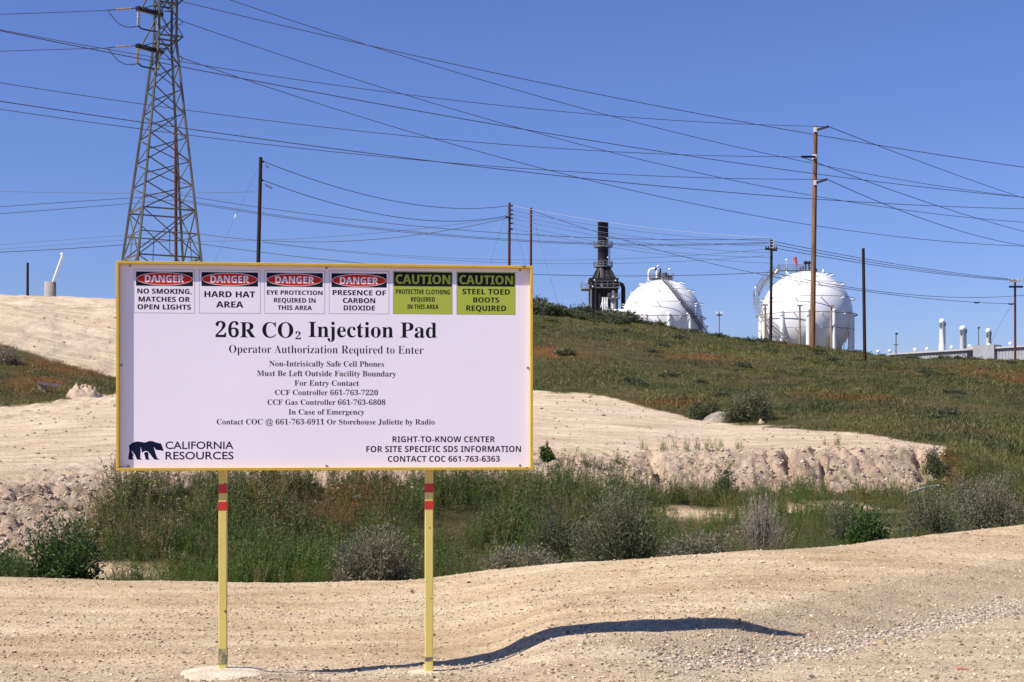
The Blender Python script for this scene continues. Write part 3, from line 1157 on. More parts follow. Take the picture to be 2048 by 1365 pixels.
part_bar(t, 'crossarm', P(1530, 498, 117.6), P(1554, 501, 117.6), 0.13, M['darksteel'], 0.16)
for px in (1532, 1537, 1549, 1553):
    part_tube(t, 'pin_insulator', [P(px, 499, 117.6), P(px, 493, 117.6)], 0.05, M['darksteel'])
for py in (484, 490, 496):
    part_tube(t, 'side_pin', [P(1543, py, 117.6), P(1549, py, 117.6)], 0.05, M['insul'])
t, b = pole('utility_pole', 'tallest pole, brown and sunlit, with three angled side arms', 1631, 253, 1624.5, 693, 100, 10.0, M['redwood'])
for (ax, ay, bx2, by2) in ((1634, 260, 1657, 253.5), (1630, 314, 1603, 314), (1633, 366, 1654, 359)):
    part_bar(t, 'side_arm', P(ax, ay, 99.7), P(bx2, by2, 99.0), 0.11, M['darksteel'], 0.14)
    part_bar(t, 'arm_plate', P(1631.5 if ax > 1631 else 1629, ay - 4.5, 99.78), P(1631.5 if ax > 1631 else 1629, ay + 4.5, 99.78), 0.26, M['whitesteel'], 0.16)
t, b = pole('utility_pole', 'plain dark pole without arms right of the spheres', 1726.5, 497, 1730, 730, 79, 6.6, M['darkwood'])
t, b = pole('utility_pole', 'brown pole with two stacked crossarms at the right edge', 2030, 560, 2030.5, 740, 170, 4.6, M['brownwood'])
part_bar(t, 'crossarm', P(2018, 564, 169.5), P(2046, 561, 169.5), 0.16, M['insul'], 0.20)
part_bar(t, 'crossarm', P(2018, 574, 169.5), P(2046, 574, 169.5), 0.18, M['darksteel'], 0.22)
for px in (2019, 2025, 2037, 2044):
    part_tube(t, 'pin_insulator', [P(px, 563, 169.5), P(px, 558, 169.5)], 0.12, M['insul'])
for px, ty, lab in ((1530.5, 609, 'small tan pole with two crossarms left of the sphere stairway'), (1599.5, 610, 'small tan T-shaped pole before the middle of the right sphere'),
                    (1663, 611, 'small tan T-shaped pole right of the tallest pole')):
    t, b = pole('short_pole', lab, px, ty, px, 700, 200, 4.0, M['tanwood'], 'utility pole', 'short poles before the right sphere', False)
    part_bar(t, 'crossarm', P(px - 5, ty + 1.5, 199.7), P(px + 5.5, ty + 1.5, 199.7), 0.16, M['tanwood'], 0.22)
    if px < 1540:
        part_bar(t, 'crossarm', P(px - 4, ty + 9, 199.7), P(px + 4, ty + 9, 199.7), 0.14, M['tanwood'], 0.2)
pole('short_post', 'short black post on the sandy crest at the left edge', 55.5, 526, 55, 588, 62, 5.2, M['darkwood'], 'post', None)


# ------------------------------------------------------------------ overhead wires
def wire(label, pts, Y0, Y1, wpx=1.7, group='overhead wires', material=None, ext=(0, 0), name='overhead_wire', cat='wire', n=48, extra=None):
    """a wire in one vertical plane from pts[0] at Y0 to pts[-1] at Y1, sagging through the pixels between"""
    A = P(*pts[0], Y0)
    B = P(*pts[-1], Y1)
    ts, zs = [], []
    dx, dy = B.x - A.x, B.y - A.y
    for px, py in pts:
        k = (px - 1024) / F
        den = dx - k * dy
        tt = (k * A.y - A.x) / den if abs(den) > 1e-6 else 0.0
        yy = A.y + tt * dy
        ts.append(tt)
        zs.append(CZ + (HY - py) / F * yy)
    ts = np.array(ts)
    zs = np.array(zs)
    lin = zs[0] + (zs[-1] - zs[0]) * ts
    if len(pts) > 2:
        bas = ts * (1 - ts)
        inn = bas > 1e-4
        kk = float((bas[inn] * (lin - zs)[inn]).sum() / (bas[inn] ** 2).sum())
    else:
        kk = 0.0
    q = MB()
    path = []
    for i in range(n + 1):
        tt = -ext[0] + (1 + ext[0] + ext[1]) * i / n
        path.append(Vector((A.x + dx * tt, A.y + dy * tt, zs[0] + (zs[-1] - zs[0]) * tt - kk * tt * (1 - tt))))
    r = 0.42 * wpx * (0.5 * (Y0 + Y1)) / F
    mid = path[len(path) // 2].copy()
    q.tube([p - mid for p in path], r, 5)
    o = q.build(name, material or M['wire'], None, mid)
    tag(o, label, cat, group)
    return o, mid, path


G1 = 'high wires crossing the sky'
wire('wire from the upper left arm of the lattice tower to the left edge', [(215, 21), (120, 25), (0, 29)], 97, 90, 1.6, G1, ext=(0, .3))
wire('wire from the lower left arm of the lattice tower to the left edge', [(215, 96.5), (110, 99.5), (0, 103)], 97, 90, 1.6, G1, ext=(0, .3))
wire('highest thick wire running from the tower top to the right edge', [(366, 4), (860, 117), (1350, 219), (1699, 283), (2048, 335)], 99, 120, 1.9, G1, ext=(0, .2))
wire('wire entering at the top edge that crosses the thick wire', [(459, 0), (860, 129), (1221, 232), (1558, 313.5), (2048, 395)], 100, 150, 1.5, G1, ext=(.25, .2))
wire('wire from the upper right side of the tower passing below the middle arm', [(365, 43), (860, 203), (1216, 304), (1441, 356), (1628, 393), (2048, 445)], 100, 150, 1.5, G1, ext=(0, .2))
wire('wire from the lower right side of the tower sagging lowest of the long wires', [(365, 117), (604, 196), (860, 276), (1101, 341), (1301, 389), (1628, 453), (2048, 493)], 100, 150, 1.5, G1, ext=(0, .2))
wire('wire from the left edge to the top arm of the tallest pole', [(0, 60), (300, 113), (604, 161), (860, 195), (1094, 221), (1350, 242), (1657, 253.5)], 70, 99, 1.6, G1, ext=(.2, 0))
wire('wire from the left edge passing behind the tallest pole to the right edge', [(0, 62), (300, 121), (604, 181), (860, 227), (1094, 266), (1350, 308.5), (1698, 357), (2048, 395)], 60, 110, 1.8, G1, ext=(.2, .2))
wire('wire from the left edge to the middle arm of the tallest pole', [(0, 166), (285, 208), (373, 221), (860, 277), (1094, 296), (1350, 309), (1603, 314)], 70, 99, 1.6, G1, ext=(.2, 0))
wire('thick wire below the middle arm running to the right edge', [(0, 203), (285, 244), (375, 257), (860, 321), (1094, 349), (1350, 376), (1698, 404.6), (2048, 418)], 60, 110, 1.8, G1, ext=(.2, .2))
wire('wire from the left edge to the lowest arm of the tallest pole', [(0, 219), (275, 258), (380, 272), (860, 322), (1094, 341), (1350, 353.7), (1654, 359)], 70, 99, 1.6, G1, ext=(.2, 0))
wire('wire falling right from the top arm of the tallest pole', [(1657, 253.5), (1767, 296), (2048, 397)], 99, 150, 1.5, G1, ext=(0, .3))
wire('wire falling right from the middle arm of the tallest pole', [(1603, 314), (1767, 375), (2048, 463.5)], 99, 150, 1.5, G1, ext=(0, .3))
wire('wire falling right from the lowest arm of the tallest pole', [(1654, 359), (1797, 420), (2048, 491.5)], 99, 150, 1.5, G1, ext=(0, .3))

G2 = 'lower wires of the pole line'
wire('faint wire from the left edge to the side of the dark leaning pole', [(0, 383), (250, 387), (515, 384)], 80, 72, 1.0, G2, ext=(.3, 0))
wire('wire from the left edge up to the brown pole in the tower, upper one', [(0, 414), (130, 405), (353, 391)], 100, 112, 1.3, G2, ext=(.3, 0))
wire('wire from the left edge up to the brown pole in the tower, lower one', [(0, 428), (130, 418), (353, 400)], 100, 112, 1.3, G2, ext=(.3, 0))
wire('wire from the brown pole in the tower to the top of the one-armed pole', [(353, 389), (513, 412), (780, 446), (993, 466), (1248, 480), (1395, 481), (1543, 478)], 112, 118, 1.4, G2)
wire('upper of two twin wires sagging towards the one-armed pole', [(353, 398), (513, 420.5), (780, 457.5), (1040, 481.5), (1248, 490), (1395, 490), (1538, 485)], 112, 118, 1.3, G2)
wire('lower of two twin wires sagging towards the one-armed pole', [(353, 401), (513, 423.5), (780, 460), (1040, 484), (1248, 492.5), (1395, 492.5), (1538, 487)], 112, 118, 1.3, G2)
wire('cable slung from the pole with side pins back to the brown pole in the tower', [(1012, 437), (780, 475.5), (673, 483.5), (575, 484), (517, 481.5), (353, 461)], 108, 112, 1.5, G2)
wire('thin cable sagging just above the slung cable right of the leaning pole', [(1012, 435), (924, 449), (780, 464), (653, 474), (517, 481), (380, 483)], 107.5, 111, 0.9, G2)
wire('dark wire low across the sky that dips behind the board top', [(353, 481), (513, 501), (728, 526), (1067, 550), (1182, 553), (1395, 552), (1540, 545)], 112, 118, 1.5, G2)
wire('dark wire low at the left edge reaching the brown pole', [(0, 505), (235, 491), (353, 481)], 100, 112, 1.5, G2, ext=(.3, 0))
wire('upper of two faint distant wires above the low dark wire', [(0, 490), (240, 472), (353, 464)], 120, 118, 0.8, G2, ext=(.3, 0))
wire('lower of two faint distant wires above the low dark wire', [(0, 499), (240, 481), (353, 472)], 120, 118, 0.8, G2, ext=(.3, 0))
wire('faint wire passing behind the black stack near its lower platform', [(524, 484.6), (780, 502), (1040, 520), (1182, 526), (1530, 499)], 112, 118, 0.8, G2)
wire('faintest wire just above the low dark wire near the stack', [(524, 485), (780, 510), (993, 522), (1200, 533), (1530, 512)], 112, 118, 0.8, G2)
wire('upper slack cable between the leaning pole and the pole with side pins', [(528, 324), (780, 402), (822, 408), (924, 417), (1016, 412)], 72, 108, 1.6, G2)
wire('lower slack cable between the leaning pole and the pole with side pins', [(526, 361), (753, 430), (780, 432.6), (890, 440.6), (1013, 432)], 72, 108, 1.6, G2)
WW = ((412, 415, 442, 467, 476), (421, 425, 451, 461, 482), (429, 438, 461, 481, 492), (437, 447, 474, 490, 506), (447, 455, 481, 501, 515), (457, 461, 489, 503, 527))
for i, (a, b, c, d, e) in enumerate(WW):
    xs = (1022, 1040, 1197, (1395, 1248, 1319, 1340, 1294, 1268)[i], 1541)
    wire(('topmost', 'second', 'third', 'fourth', 'fifth', 'lowest')[i] + ' of six bright wires fanning right from the pole with side pins',
         list(zip(xs, (a, b, c, d, e))), 108, 119, 1.15, 'six bright wires', M['whitewire'])
wire('dark wire from the plain brown pole crossing the bright wires', [(1064, 422), (1078, 429), (1197, 467), (1284, 491), (1421, 526), (1541, 553)], 110, 118, 1.2, G2)
for i, (a, b, c, d) in enumerate(((483, 501, 520, 558), (489, 506, 525, 560), (496, 511, 530, 562))):
    wire(('top', 'middle', 'bottom')[i] + ' one of three wires from the one-armed pole to the stacked crossarms',
         [(1546, a), (1640, b), (1738, c), ((2017, 2026, 2036)[i], d)], 118, 170, 1.3, G2)
wire('low wire leaving the right sphere that ends level at the right edge', [(1541, 545), (1691, 574), (1825, 591.5), (1956, 593.6), (2048, 591)], 118, 165, 1.3, G2, ext=(0, .2))
lw, lm, lp = wire('low wire with two dark dampers left of the stacked crossarms', [(1541, 553), (1691, 580), (1808, 590.5), (1958, 606), (2029, 608)], 118, 170, 1.3, G2)
for px in (1955, 2019):
    best = min(lp, key=lambda p: abs(1024 + p.x / p.y * F - px))
    q = MB()
    q.tube([best - lm - Vector((0.28, 0, 0)), best - lm - Vector((.1, 0, .05)), best - lm + Vector((.1, 0, -.05)), best - lm + Vector((0.28, 0, 0))], 0.09, 6)
    q.build('damper', M['darksteel'], lw)
GG = 'guy wires'
for lab, pts, Y0, Y1 in (('guy wire slanting left from the dark leaning pole', [(518, 335), (471, 433), (425, 535)], 72, 70),
                         ('guy wire slanting left from the pole with side pins', [(1016, 420), (998, 470), (972, 560)], 108, 106),
                         ('guy wire slanting right from the pole with side pins', [(1021, 425), (1043, 500), (1078, 625)], 108, 104),
                         ('guy wire slanting right from the plain brown pole', [(1064, 425), (1090, 520), (1121, 622)], 110, 104),
                         ('guy wire slanting left from the pole with stacked crossarms', [(2028, 605), (1990, 670), (1972, 712)], 170, 165)):
    o, md, pa = wire(lab, pts, Y0, Y1, 0.65, GG, name='guy_wire')
    if 'leaning' in lab:
        q = MB()
        c = P(471, 433, 71.3)
        q.tube([c - md + Vector((.04, 0, .10)), c - md - Vector((.04, 0, .10))], 0.035, 6)
        q.build('strain_insulator', M['whitesteel'], o)


# ------------------------------------------------------------------ gas spheres
def sph_pt(Rr, px, py):
    """offset in the sphere's frame of a point on its near side seen dx, dy from its centre, in units of R"""
    d2 = Rr * Rr - px * px - py * py
    return Vector((px, -math.sqrt(max(d2, 0)), py))


def gas_sphere(label, cx, cy, rpx, Y, rot0):
    c = P(cx, cy, Y)
    r = rpx * Y / F
    zg = 13.0
    t = thing('gas_sphere', label, 'storage tank', (c.x, c.y, zg), 0, 'white spherical gas tanks')
    cz = c.z - zg
    q = MB()
    pr = [(max(1e-3, r * math.sin(math.pi * i / 48)), -r * math.cos(math.pi * i / 48)) for i in range(49)]
    q.lathe(pr, (0, 0, cz), 96)
    q.build('shell', M['tank'], t)
    for k in range(11):
        a = rot0 + 2 * math.pi * k / 11
        x, y = math.sin(a) * r, -math.cos(a) * r
        q = MB()
        q.tube([(x, y, -0.5), (x, y, cz + 0.5)], 0.055 * r * 0.9, 10)
        q.tube([(x, y, cz + 0.5), (x * .97, y * .97, cz + 1.1)], 0.055 * r * 0.9, 10, True, 0.02)
        q.build('leg', M['whitesteel'], t)
    q = MB()
    for k in range(11):
        a0 = rot0 + 2 * math.pi * k / 11
        a1 = rot0 + 2 * math.pi * (k + 1) / 11
        p0 = Vector((math.sin(a0) * r, -math.cos(a0) * r, 0))
        p1 = Vector((math.sin(a1) * r, -math.cos(a1) * r, 0))
        for za, zb in ((0.3, cz * 0.78), (cz * 0.78, 0.3)):
            q.tube([p0 + Vector((0, 0, za)), p1 + Vector((0, 0, zb))], 0.05, 5)
    q.build('cross_bracing', M['ringsteel'], t)
    # spray pipes ringing the shell on short white stand-offs
    for lat, ex, rr in ((0.91, .60, .045), (0.70, .83, .05), (0.37, 1.04, .06), (0.02, 1.09, .09), (-0.30, 1.03, .05)):
        q = MB()
        q.ring((0, 0, cz + lat * r), ex * r, rr, 72, 6)
        rg = q.build('spray_ring', M['ringsteel'], t)
        m = 11
        rs = math.sqrt(max(0.0, 1 - (lat - .03) ** 2)) * r * 0.995
        for k in range(m):
            a = rot0 + 2 * math.pi * (k + 0.5) / m
            st = MB()
            st.tube([(math.sin(a) * rs, -math.cos(a) * rs, cz + (lat - .03) * r), (math.sin(a) * ex * r, -math.cos(a) * ex * r, cz + lat * r)], 0.11, 6)
            st.build('stand_off', M['whitesteel'], rg)
    return t, r, cz, c


def platform(t, x0, x1, y, z, depth, h=1.1, parent=None, material=None):
    """a small railed deck, centred on y"""
    material = material or M['greysteel']
    q = MB()
    q.box(((x0 + x1) / 2, y, z), (x1 - x0, depth, 0.16))
    d = q.build('platform', material, t)
    q = MB()
    n = max(2, int((x1 - x0) / 1.4))
    for yy in (y - depth / 2, y + depth / 2):
        for i in range(n + 1):
            x = x0 + (x1 - x0) * i / n
            q.bar((x, yy, z), (x, yy, z + h), 0.09)
        for f in (0.55, 1.0):
            q.bar((x0, yy, z + h * f), (x1, yy, z + h * f), 0.08)
    for x in (x0, x1):
        for f in (0.55, 1.0):
            q.bar((x, y - depth / 2, z + h * f), (x, y + depth / 2, z + h * f), 0.08)
    q.build('railing', material, d)
    return d


def stair(t, pts, wdt, material):
    """a stairway along a path: two stringers, treads and a handrail"""
    q = MB()
    pts = [Vector(p) for p in pts]
    fine = []
    for a, b in zip(pts[:-1], pts[1:]):
        for i in range(8):
            fine.append(a + (b - a) * i / 8)
    fine.append(pts[-1])
    L, Rr = [], []
    for i, p in enumerate(fine):
        rad = Vector((p.x, p.y, 0)).normalized() if Vector((p.x, p.y, 0)).length > 0.1 else Vector((0, -1, 0))
        L.append(p + rad * wdt / 2)
        Rr.append(p - rad * wdt / 2)
    q.tube(L, 0.13, 6)
    q.tube(Rr, 0.13, 6)
    for a, b in zip(L, Rr):
        q.bar(a, b, 0.22, 0.06)
    s = q.build('stairway', material, t)
    q = MB()
    up = Vector((0, 0, 1.1))
    for side in (L, Rr):
        q.tube([p + up for p in side], 0.05, 5)
        q.tube([p + up * .55 for p in side], 0.035, 5)
        for p in side[::2]:
            q.bar(p, p + up, 0.06)
    q.build('handrail', material, s)


def lampball(t, p, r=0.3):
    q = MB()
    q.ball(p, r, 8, 6)
    q.tube([p - Vector((0, 0, 1.6)), p], 0.05, 5)
    q.build('lamp', M['whitesteel'], t)


U2 = 297 / F
t, r, cz, c = gas_sphere('right hand white gas sphere standing clear on visible legs', 1613, 634, 91, 297, R(-9.5))


def o2(px, py, dy=0.0):
    return Vector(((px - 1613) * U2, dy, cz + (634 - py) * U2))


platform(t, (1555 - 1613) * U2, (1622 - 1613) * U2, -0.4, cz + (634 - 542) * U2, 2.2)
q = MB()
for a, b in (((1568, 542), (1574, 552)), ((1645, 541), (1641, 551)), ((1553, 541), (1546, 550))):
    q.tube([o2(*a, -1), o2(*b, -2)], 0.16, 6)
q.build('strut', M['whitesteel'], t)
path = []
for lon, py, k in ((-35, 681, 1.12), (-60, 650, 1.12), (-90, 612, 1.11), (-93, 594, 1.11), (-96, 577, 1.01), (-99, 562, .90), (-104, 549, .75), (-110, 541, .64)):
    path.append((math.sin(R(lon)) * k * r, -math.cos(R(lon)) * k * r, cz + (634 - py) * U2))
stair(t, path, 1.1, M['greysteel'])
for px in (1600, 1606, 1611, 1618, 1624, 1632):
    q = MB()
    h = random.uniform(3, 9)
    if px in (1611, 1618):
        h = 13
    q.tube([o2(px, 545, random.uniform(-1, 1)), o2(px, 541 - h, 0)], 0.16, 6)
    if px in (1611, 1618):
        q.ball(o2(px, 526, 0), 0.42, 8, 6)
    q.build('valve', M['darksteel'], t)
lampball(t, o2(1571, 522, -1), 0.25)
lampball(t, o2(1511, 576, 0), 0.25)
wp = P(1594, 542, 297)
ws = thing('windsock', 'faded red windsock standing up above the right sphere', 'windsock', wp)
q = MB()
q.tube([(0, 0, -0.3), (0, 0, 1.0)], 0.07, 6)
q.build('pole_shaft', M['darksteel'], ws)
q = MB()
q.tube([rel_(ws, P(1593.5, 532, 297)), rel_(ws, P(1592, 527, 297)), rel_(ws, P(1590.5, 521, 297)), rel_(ws, P(1589, 515.5, 297))], 0.20, 10, True, 0.46)
q.build('cloth_cone', M['pink'], ws)

U1 = 338 / F
t, r, cz, c = gas_sphere('left hand white gas sphere half sunk behind the hilltop shrubs', 1324, 640, 80, 338, R(4))


def o1(px, py, dy=0.0):
    return Vector(((px - 1324) * U1, dy, cz + (640 - py) * U1))


platform(t, (1296 - 1324) * U1, (1346 - 1324) * U1, 0, cz + (640 - 558) * U1, 3.5)
q = MB()
arc = [o1(1297.5, 562, -.5), o1(1297.5, 546, -.5), o1(1299, 541, -.5), o1(1303, 539, -.5), o1(1310, 538.5, -.5)]
q.tube(arc, 0.30, 8)
q.tube([o1(1313.5, 562, -.5), o1(1313.5, 541, -.5)], 0.30, 8)
q.build('vent_pipe', M['whitesteel'], t)
q = MB()
q.tube([o1(1309.5, 539, -.5), o1(1312.5, 539, -.5)], 0.36, 8)
q.build('flange', M['brownwood'], t)
for px, a, b, rr in ((1320.5, 560, 537, .22), (1318, 560, 546, .5), (1324, 560, 548, .45), (1330, 556, 546, .65), (1336, 558, 550, .3), (1341, 558, 552, .3)):
    q = MB()
    q.lathe([(rr, 0), (rr, 0.75 * (a - b) * U1), (rr * .6, (a - b) * U1)], o1(px, a, -.3), 10)
    q.build('valve', M['darksteel'], t)
lampball(t, o1(1316, 533, 0), 0.3)
lampball(t, o1(1339, 539, 0), 0.3)
path = []
for px, py in ((1318, 561), (1326, 572), (1337, 588), (1350, 606), (1364, 623), (1381, 641), (1398, 659), (1410, 672)):
    dx, dz = (px - 1324) * U1, (640 - py) * U1
    rr = 1.10 * r
    dy = -math.sqrt(max(0.5, rr * rr - dx * dx - dz * dz))
    path.append((dx, dy, cz + dz))
stair(t, path, 0.9, M['ringsteel'])
for px, py in ((1383, 619), (1365, 635), (1411, 655)):
    dx, dz = (px - 1324) * U1, (640 - py) * U1
    dy = -math.sqrt(max(0.5, (1.14 * r) ** 2 - dx * dx - dz * dz))
    lampball(t, Vector((dx, dy, cz + dz)), 0.26)

# ------------------------------------------------------------------ the black stack
YS = 360
US = YS / F
sb = P(1206, 640, YS)
sb.z = 13.0
t = thing('furnace_stack', 'black steel furnace with a tall round chimney behind the hilltop', 'chimney', sb)


def os_(px, py, dy=0.0):
    return rel_(t, P(px, py, YS)) + Vector((0, dy, 0))


zz = lambda py: os_(1206, py).z
q = MB()
q.lathe([(10.6 * US, zz(537)), (10.6 * US, zz(447)), (10.9 * US, zz(447)), (10.9 * US, zz(445)), (9.4 * US, zz(445))], (0, 0, 0), 28)
for py in (470, 505, 520):
    q.lathe([(10.6 * US, zz(py)), (10.95 * US, zz(py) + .02), (10.95 * US, zz(py - 1.2)), (10.6 * US, zz(py - 1.3))], (0, 0, 0), 28)
q.build('chimney', M['stack'], t)
q = MB()
w0, w1 = 12 * US, 25.5 * US
vs = []
for hw_, zt_ in ((w1, zz(563)), (w0, zz(536))):
    vs += [(-hw_, -hw_, zt_), (hw_, -hw_, zt_), (hw_, hw_, zt_), (-hw_, hw_, zt_)]
q.add(vs, [(0, 1, 5, 4), (1, 2, 6, 5), (2, 3, 7, 6), (3, 0, 4, 7), (4, 5, 6, 7)])
for k in (-0.55, 0.0, 0.55):
    q.bar((k * w1, -w1 - .05, zz(563)), (k * w0, -w0 - .05, zz(536)), 0.35)
    q.bar((w1 + .05, k * w1, zz(563)), (w0 + .05, k * w0, zz(536)), 0.35)
q.build('hood', M['stack'], t)
q = MB()
q.box((0, 0, (zz(563) + zz(640)) / 2), (2 * 27.5 * US, 2 * 27.5 * US, zz(563) - zz(640)))
for k in range(-3, 4):
    q.box((k * 8.6 * US, -27.7 * US, (zz(575) + zz(640)) / 2), (0.5, 0.6, zz(575) - zz(640)))
q.box((0, 0, zz(562.5)), (2 * 29 * US, 2 * 29 * US, 0.8))
q.build('furnace_box', M['stack'], t)
q = MB()
dk = [os_(1228, 568.5), os_(1240, 568.5), os_(1244, 570), os_(1246.5, 576), os_(1246.5, 618)]
q.tube(dk, 4.3 * US, 12)
q.build('duct', M['stack'], t)
for py, hw2 in ((494, 19), (534, 19)):
    q = MB()
    z0 = zz(py)
    q.lathe([(10.6 * US, z0 - .15), (hw2 * US, z0 - .15), (hw2 * US, z0 + .1), (10.6 * US, z0 + .1)], (0, 0, 0), 20, False)
    d = q.build('platform', M['greysteel'], t)
    q = MB()
    for i in range(16):
        a = 2 * math.pi * i / 16
        p = Vector((math.cos(a) * hw2 * US, math.sin(a) * hw2 * US, z0))
        q.bar(p, p + Vector((0, 0, 1.2)), 0.12)
    q.ring((0, 0, z0 + 1.2), hw2 * US, 0.07, 20, 4)
    q.ring((0, 0, z0 + .6), hw2 * US, 0.05, 20, 4)
    q.build('railing', M['greysteel'], d)
platform(t, -44 * US, -24 * US, -10 * US, zz(581), 5.0, 1.6)
platform(t, -18 * US, 30 * US, -30 * US, zz(580), 4.0, 1.6)
q = MB()
for px in (1217.5, 1219.5):
    q.tube([os_(px, 536, -11 * US), os_(px, 493, -3 * US)], 0.06, 5)
for px in (1200, 1203):
    q.tube([os_(px, 580, -30 * US), os_(px, 534, -14 * US)], 0.09, 5)
for i in range(20):
    py = 536 - i * 2.2
    q.bar(os_(1217.5, py, -8 * US), os_(1219.5, py, -8 * US), 0.07)
q.tube([os_(1181, 640, -29 * US), os_(1181, 583, -29 * US)], 0.25, 6)
q.build('ladder', M['greysteel'], t)
for px, py, dy in ((1214, 479, -12 * US), (1215, 517, -12 * US), (1187.5, 564, -30 * US), (1229, 565, -31 * US), (1184, 577, -31 * US), (1173, 566, -12 * US),
                   (1219, 602, -33 * US), (1231, 598, -33 * US)):
    q = MB()
    q.ball(os_(px, py, dy), 0.20, 8, 6)
    q.build('lamp', M['whitesteel'], t)
for px in (1205.5, 1210, 1214.5):
    o = MB()
    base = P(px, 640, 345)
    o.tube([(0, 0, 13.0 - base.z), (0, 0, P(px, 595, 345).z - base.z)], 0.17, 8)
    o.tube([(0, 0, 5 - .0), (-.5, 0, 3.0)], 0.10, 6)
    ob = o.build('vent_pipe', M['whitesteel'], None, base)
    tag(ob, 'slim white standing pipe in the trio before the black furnace', 'pipe', 'trio of white pipes')
vb = P(1232, 628, 342)
vt = thing('white_vessel', 'low white vessel between the black furnace and the left sphere', 'tank', vb)
q = MB()
q.tube([(-2.3, 0, 0), (-2.1, 0, 0), (2.1, 0, 0), (2.3, 0, 0)], 1.15, 16)
q.build('shell', M['tank'], vt)
q = MB()
for x in (-1.4, 1.4):
    q.box((x, 0, (13.0 - vb.z) / 2), (0.4, 1.4, vb.z - 13.0))
q.build('saddle', M['greysteel'], vt)
eb = P(1227, 590, 345)
et = thing('exhaust_column', 'grey process column with a capped top right of the white pipes', 'process column', (eb.x, eb.y, 13.0))
q = MB()
q.lathe([(.7, 0), (.7, P(0, 596, 345).z - 13), (.28, P(0, 593, 345).z - 13), (.28, P(0, 586, 345).z - 13), (.5, P(0, 585, 345).z - 13), (.1, P(0, 582, 345).z - 13)], (0, 0, 0), 14)
q.build('column_shell', M['greysteel'], et)
platform(et, -1.3, 1.6, 0, P(0, 597, 345).z - 13, 2.4, 1.1, None, M['ringsteel'])

# ------------------------------------------------------------------ the long building and its white stacks
YB = 330
bl = P(1780, 707, YB)
brr = P(2160, 684, 300)
bd = (brr - bl)
bt = thing('long_shed', 'long low grey metal shed along the right horizon', 'building', (bl.x, bl.y, 13.0), math.atan2(bd.y, bd.x))
blen = math.hypot(bd.x, bd.y)
h0, h1 = bl.z - 13.0, brr.z - 13.0


def bpos(px):
    k = (px - 1024) / F
    dx, dy = bd.x, bd.y
    tt = (k * bl.y - bl.x) / (dx - k * dy)
    return tt * blen, bl.y + tt * dy


def roofz(px):
    pts_x = (1780, 1935, 1936, 2160)
    pts_y = (707.5, 699.5, 697, 684)
    py = np.interp(px, pts_x, pts_y)
    return zpy(py, bpos(px)[1]) - 13.0


q = MB()
xs = np.linspace(0, blen, 120)
zr = [float(np.interp(x, [0, blen], [h0, h1])) - 0.4 for x in xs]
for i in range(119):
    yo = 0.0 if i % 2 else -0.08
    q.box(((xs[i] + xs[i + 1]) / 2, 6 + yo, (zr[i] + zr[i + 1]) / 4), (xs[i + 1] - xs[i], 12, (zr[i] + zr[i + 1]) / 2))
q.build('wall', M['cladding'], bt)
q = MB()
vs = []
for x, z in ((-0.3, h0), (blen + .3, h1)):
    vs += [(x, -.6, z - .42), (x, -.6, z - 0.05), (x, 6, z + .25), (x, 12.6, z - .05), (x, 12.6, z - .42)]
q.add(vs, [(0, 1, 6, 5), (1, 2, 7, 6), (2, 3, 8, 7), (3, 4, 9, 8), (4, 0, 5, 9), (4, 3, 2, 1, 0), (5, 6, 7, 8, 9)])
rf = q.build('roof', M['roofsheet'], bt)
for px in (1748, 1771, 1822, 1846, 1895, 1931, 1970, 2013):
    x, yy = bpos(max(px, 1783) if px > 1780 else px)
    q = MB()
    z = float(np.interp(x, [0, blen], [h0, h1]))
    q.lathe([(.22, -.3), (.22, .35), (.42, .5), (.40, .85), (.05, 1.05)], (x, 2.0, z), 10)
    q.build('roof_ventilator', M['whitesteel'], rf)
xa, ya = bpos(1950)
xb, yb2 = bpos(1992)
q = MB()
zt = zpy(691.5, ya) - 13.0
q.box(((xa + xb) / 2, 1.0, zt / 2), (xb - xa, 4.0, zt))
q.build('annex', M['cladding'], bt)
xa, ya = bpos(1936.5)
xb, _ = bpos(1949)
q = MB()
q.box(((xa + xb) / 2, -0.3, (zpy(700.5, ya) - 13.0) / 2), (xb - xa, 0.5, zpy(700.5, ya) - 13.0))
q.build('doorway', M['darksteel'], bt)
q = MB()
z1, z0 = zpy(693.5, ya) - 13, zpy(700, ya) - 13
q.box(((xa + xb) / 2, -0.2, (z0 + z1) / 2), (xb - xa, 0.9, z1 - z0))
q.build('door_hood', M['roofsheet'], bt)

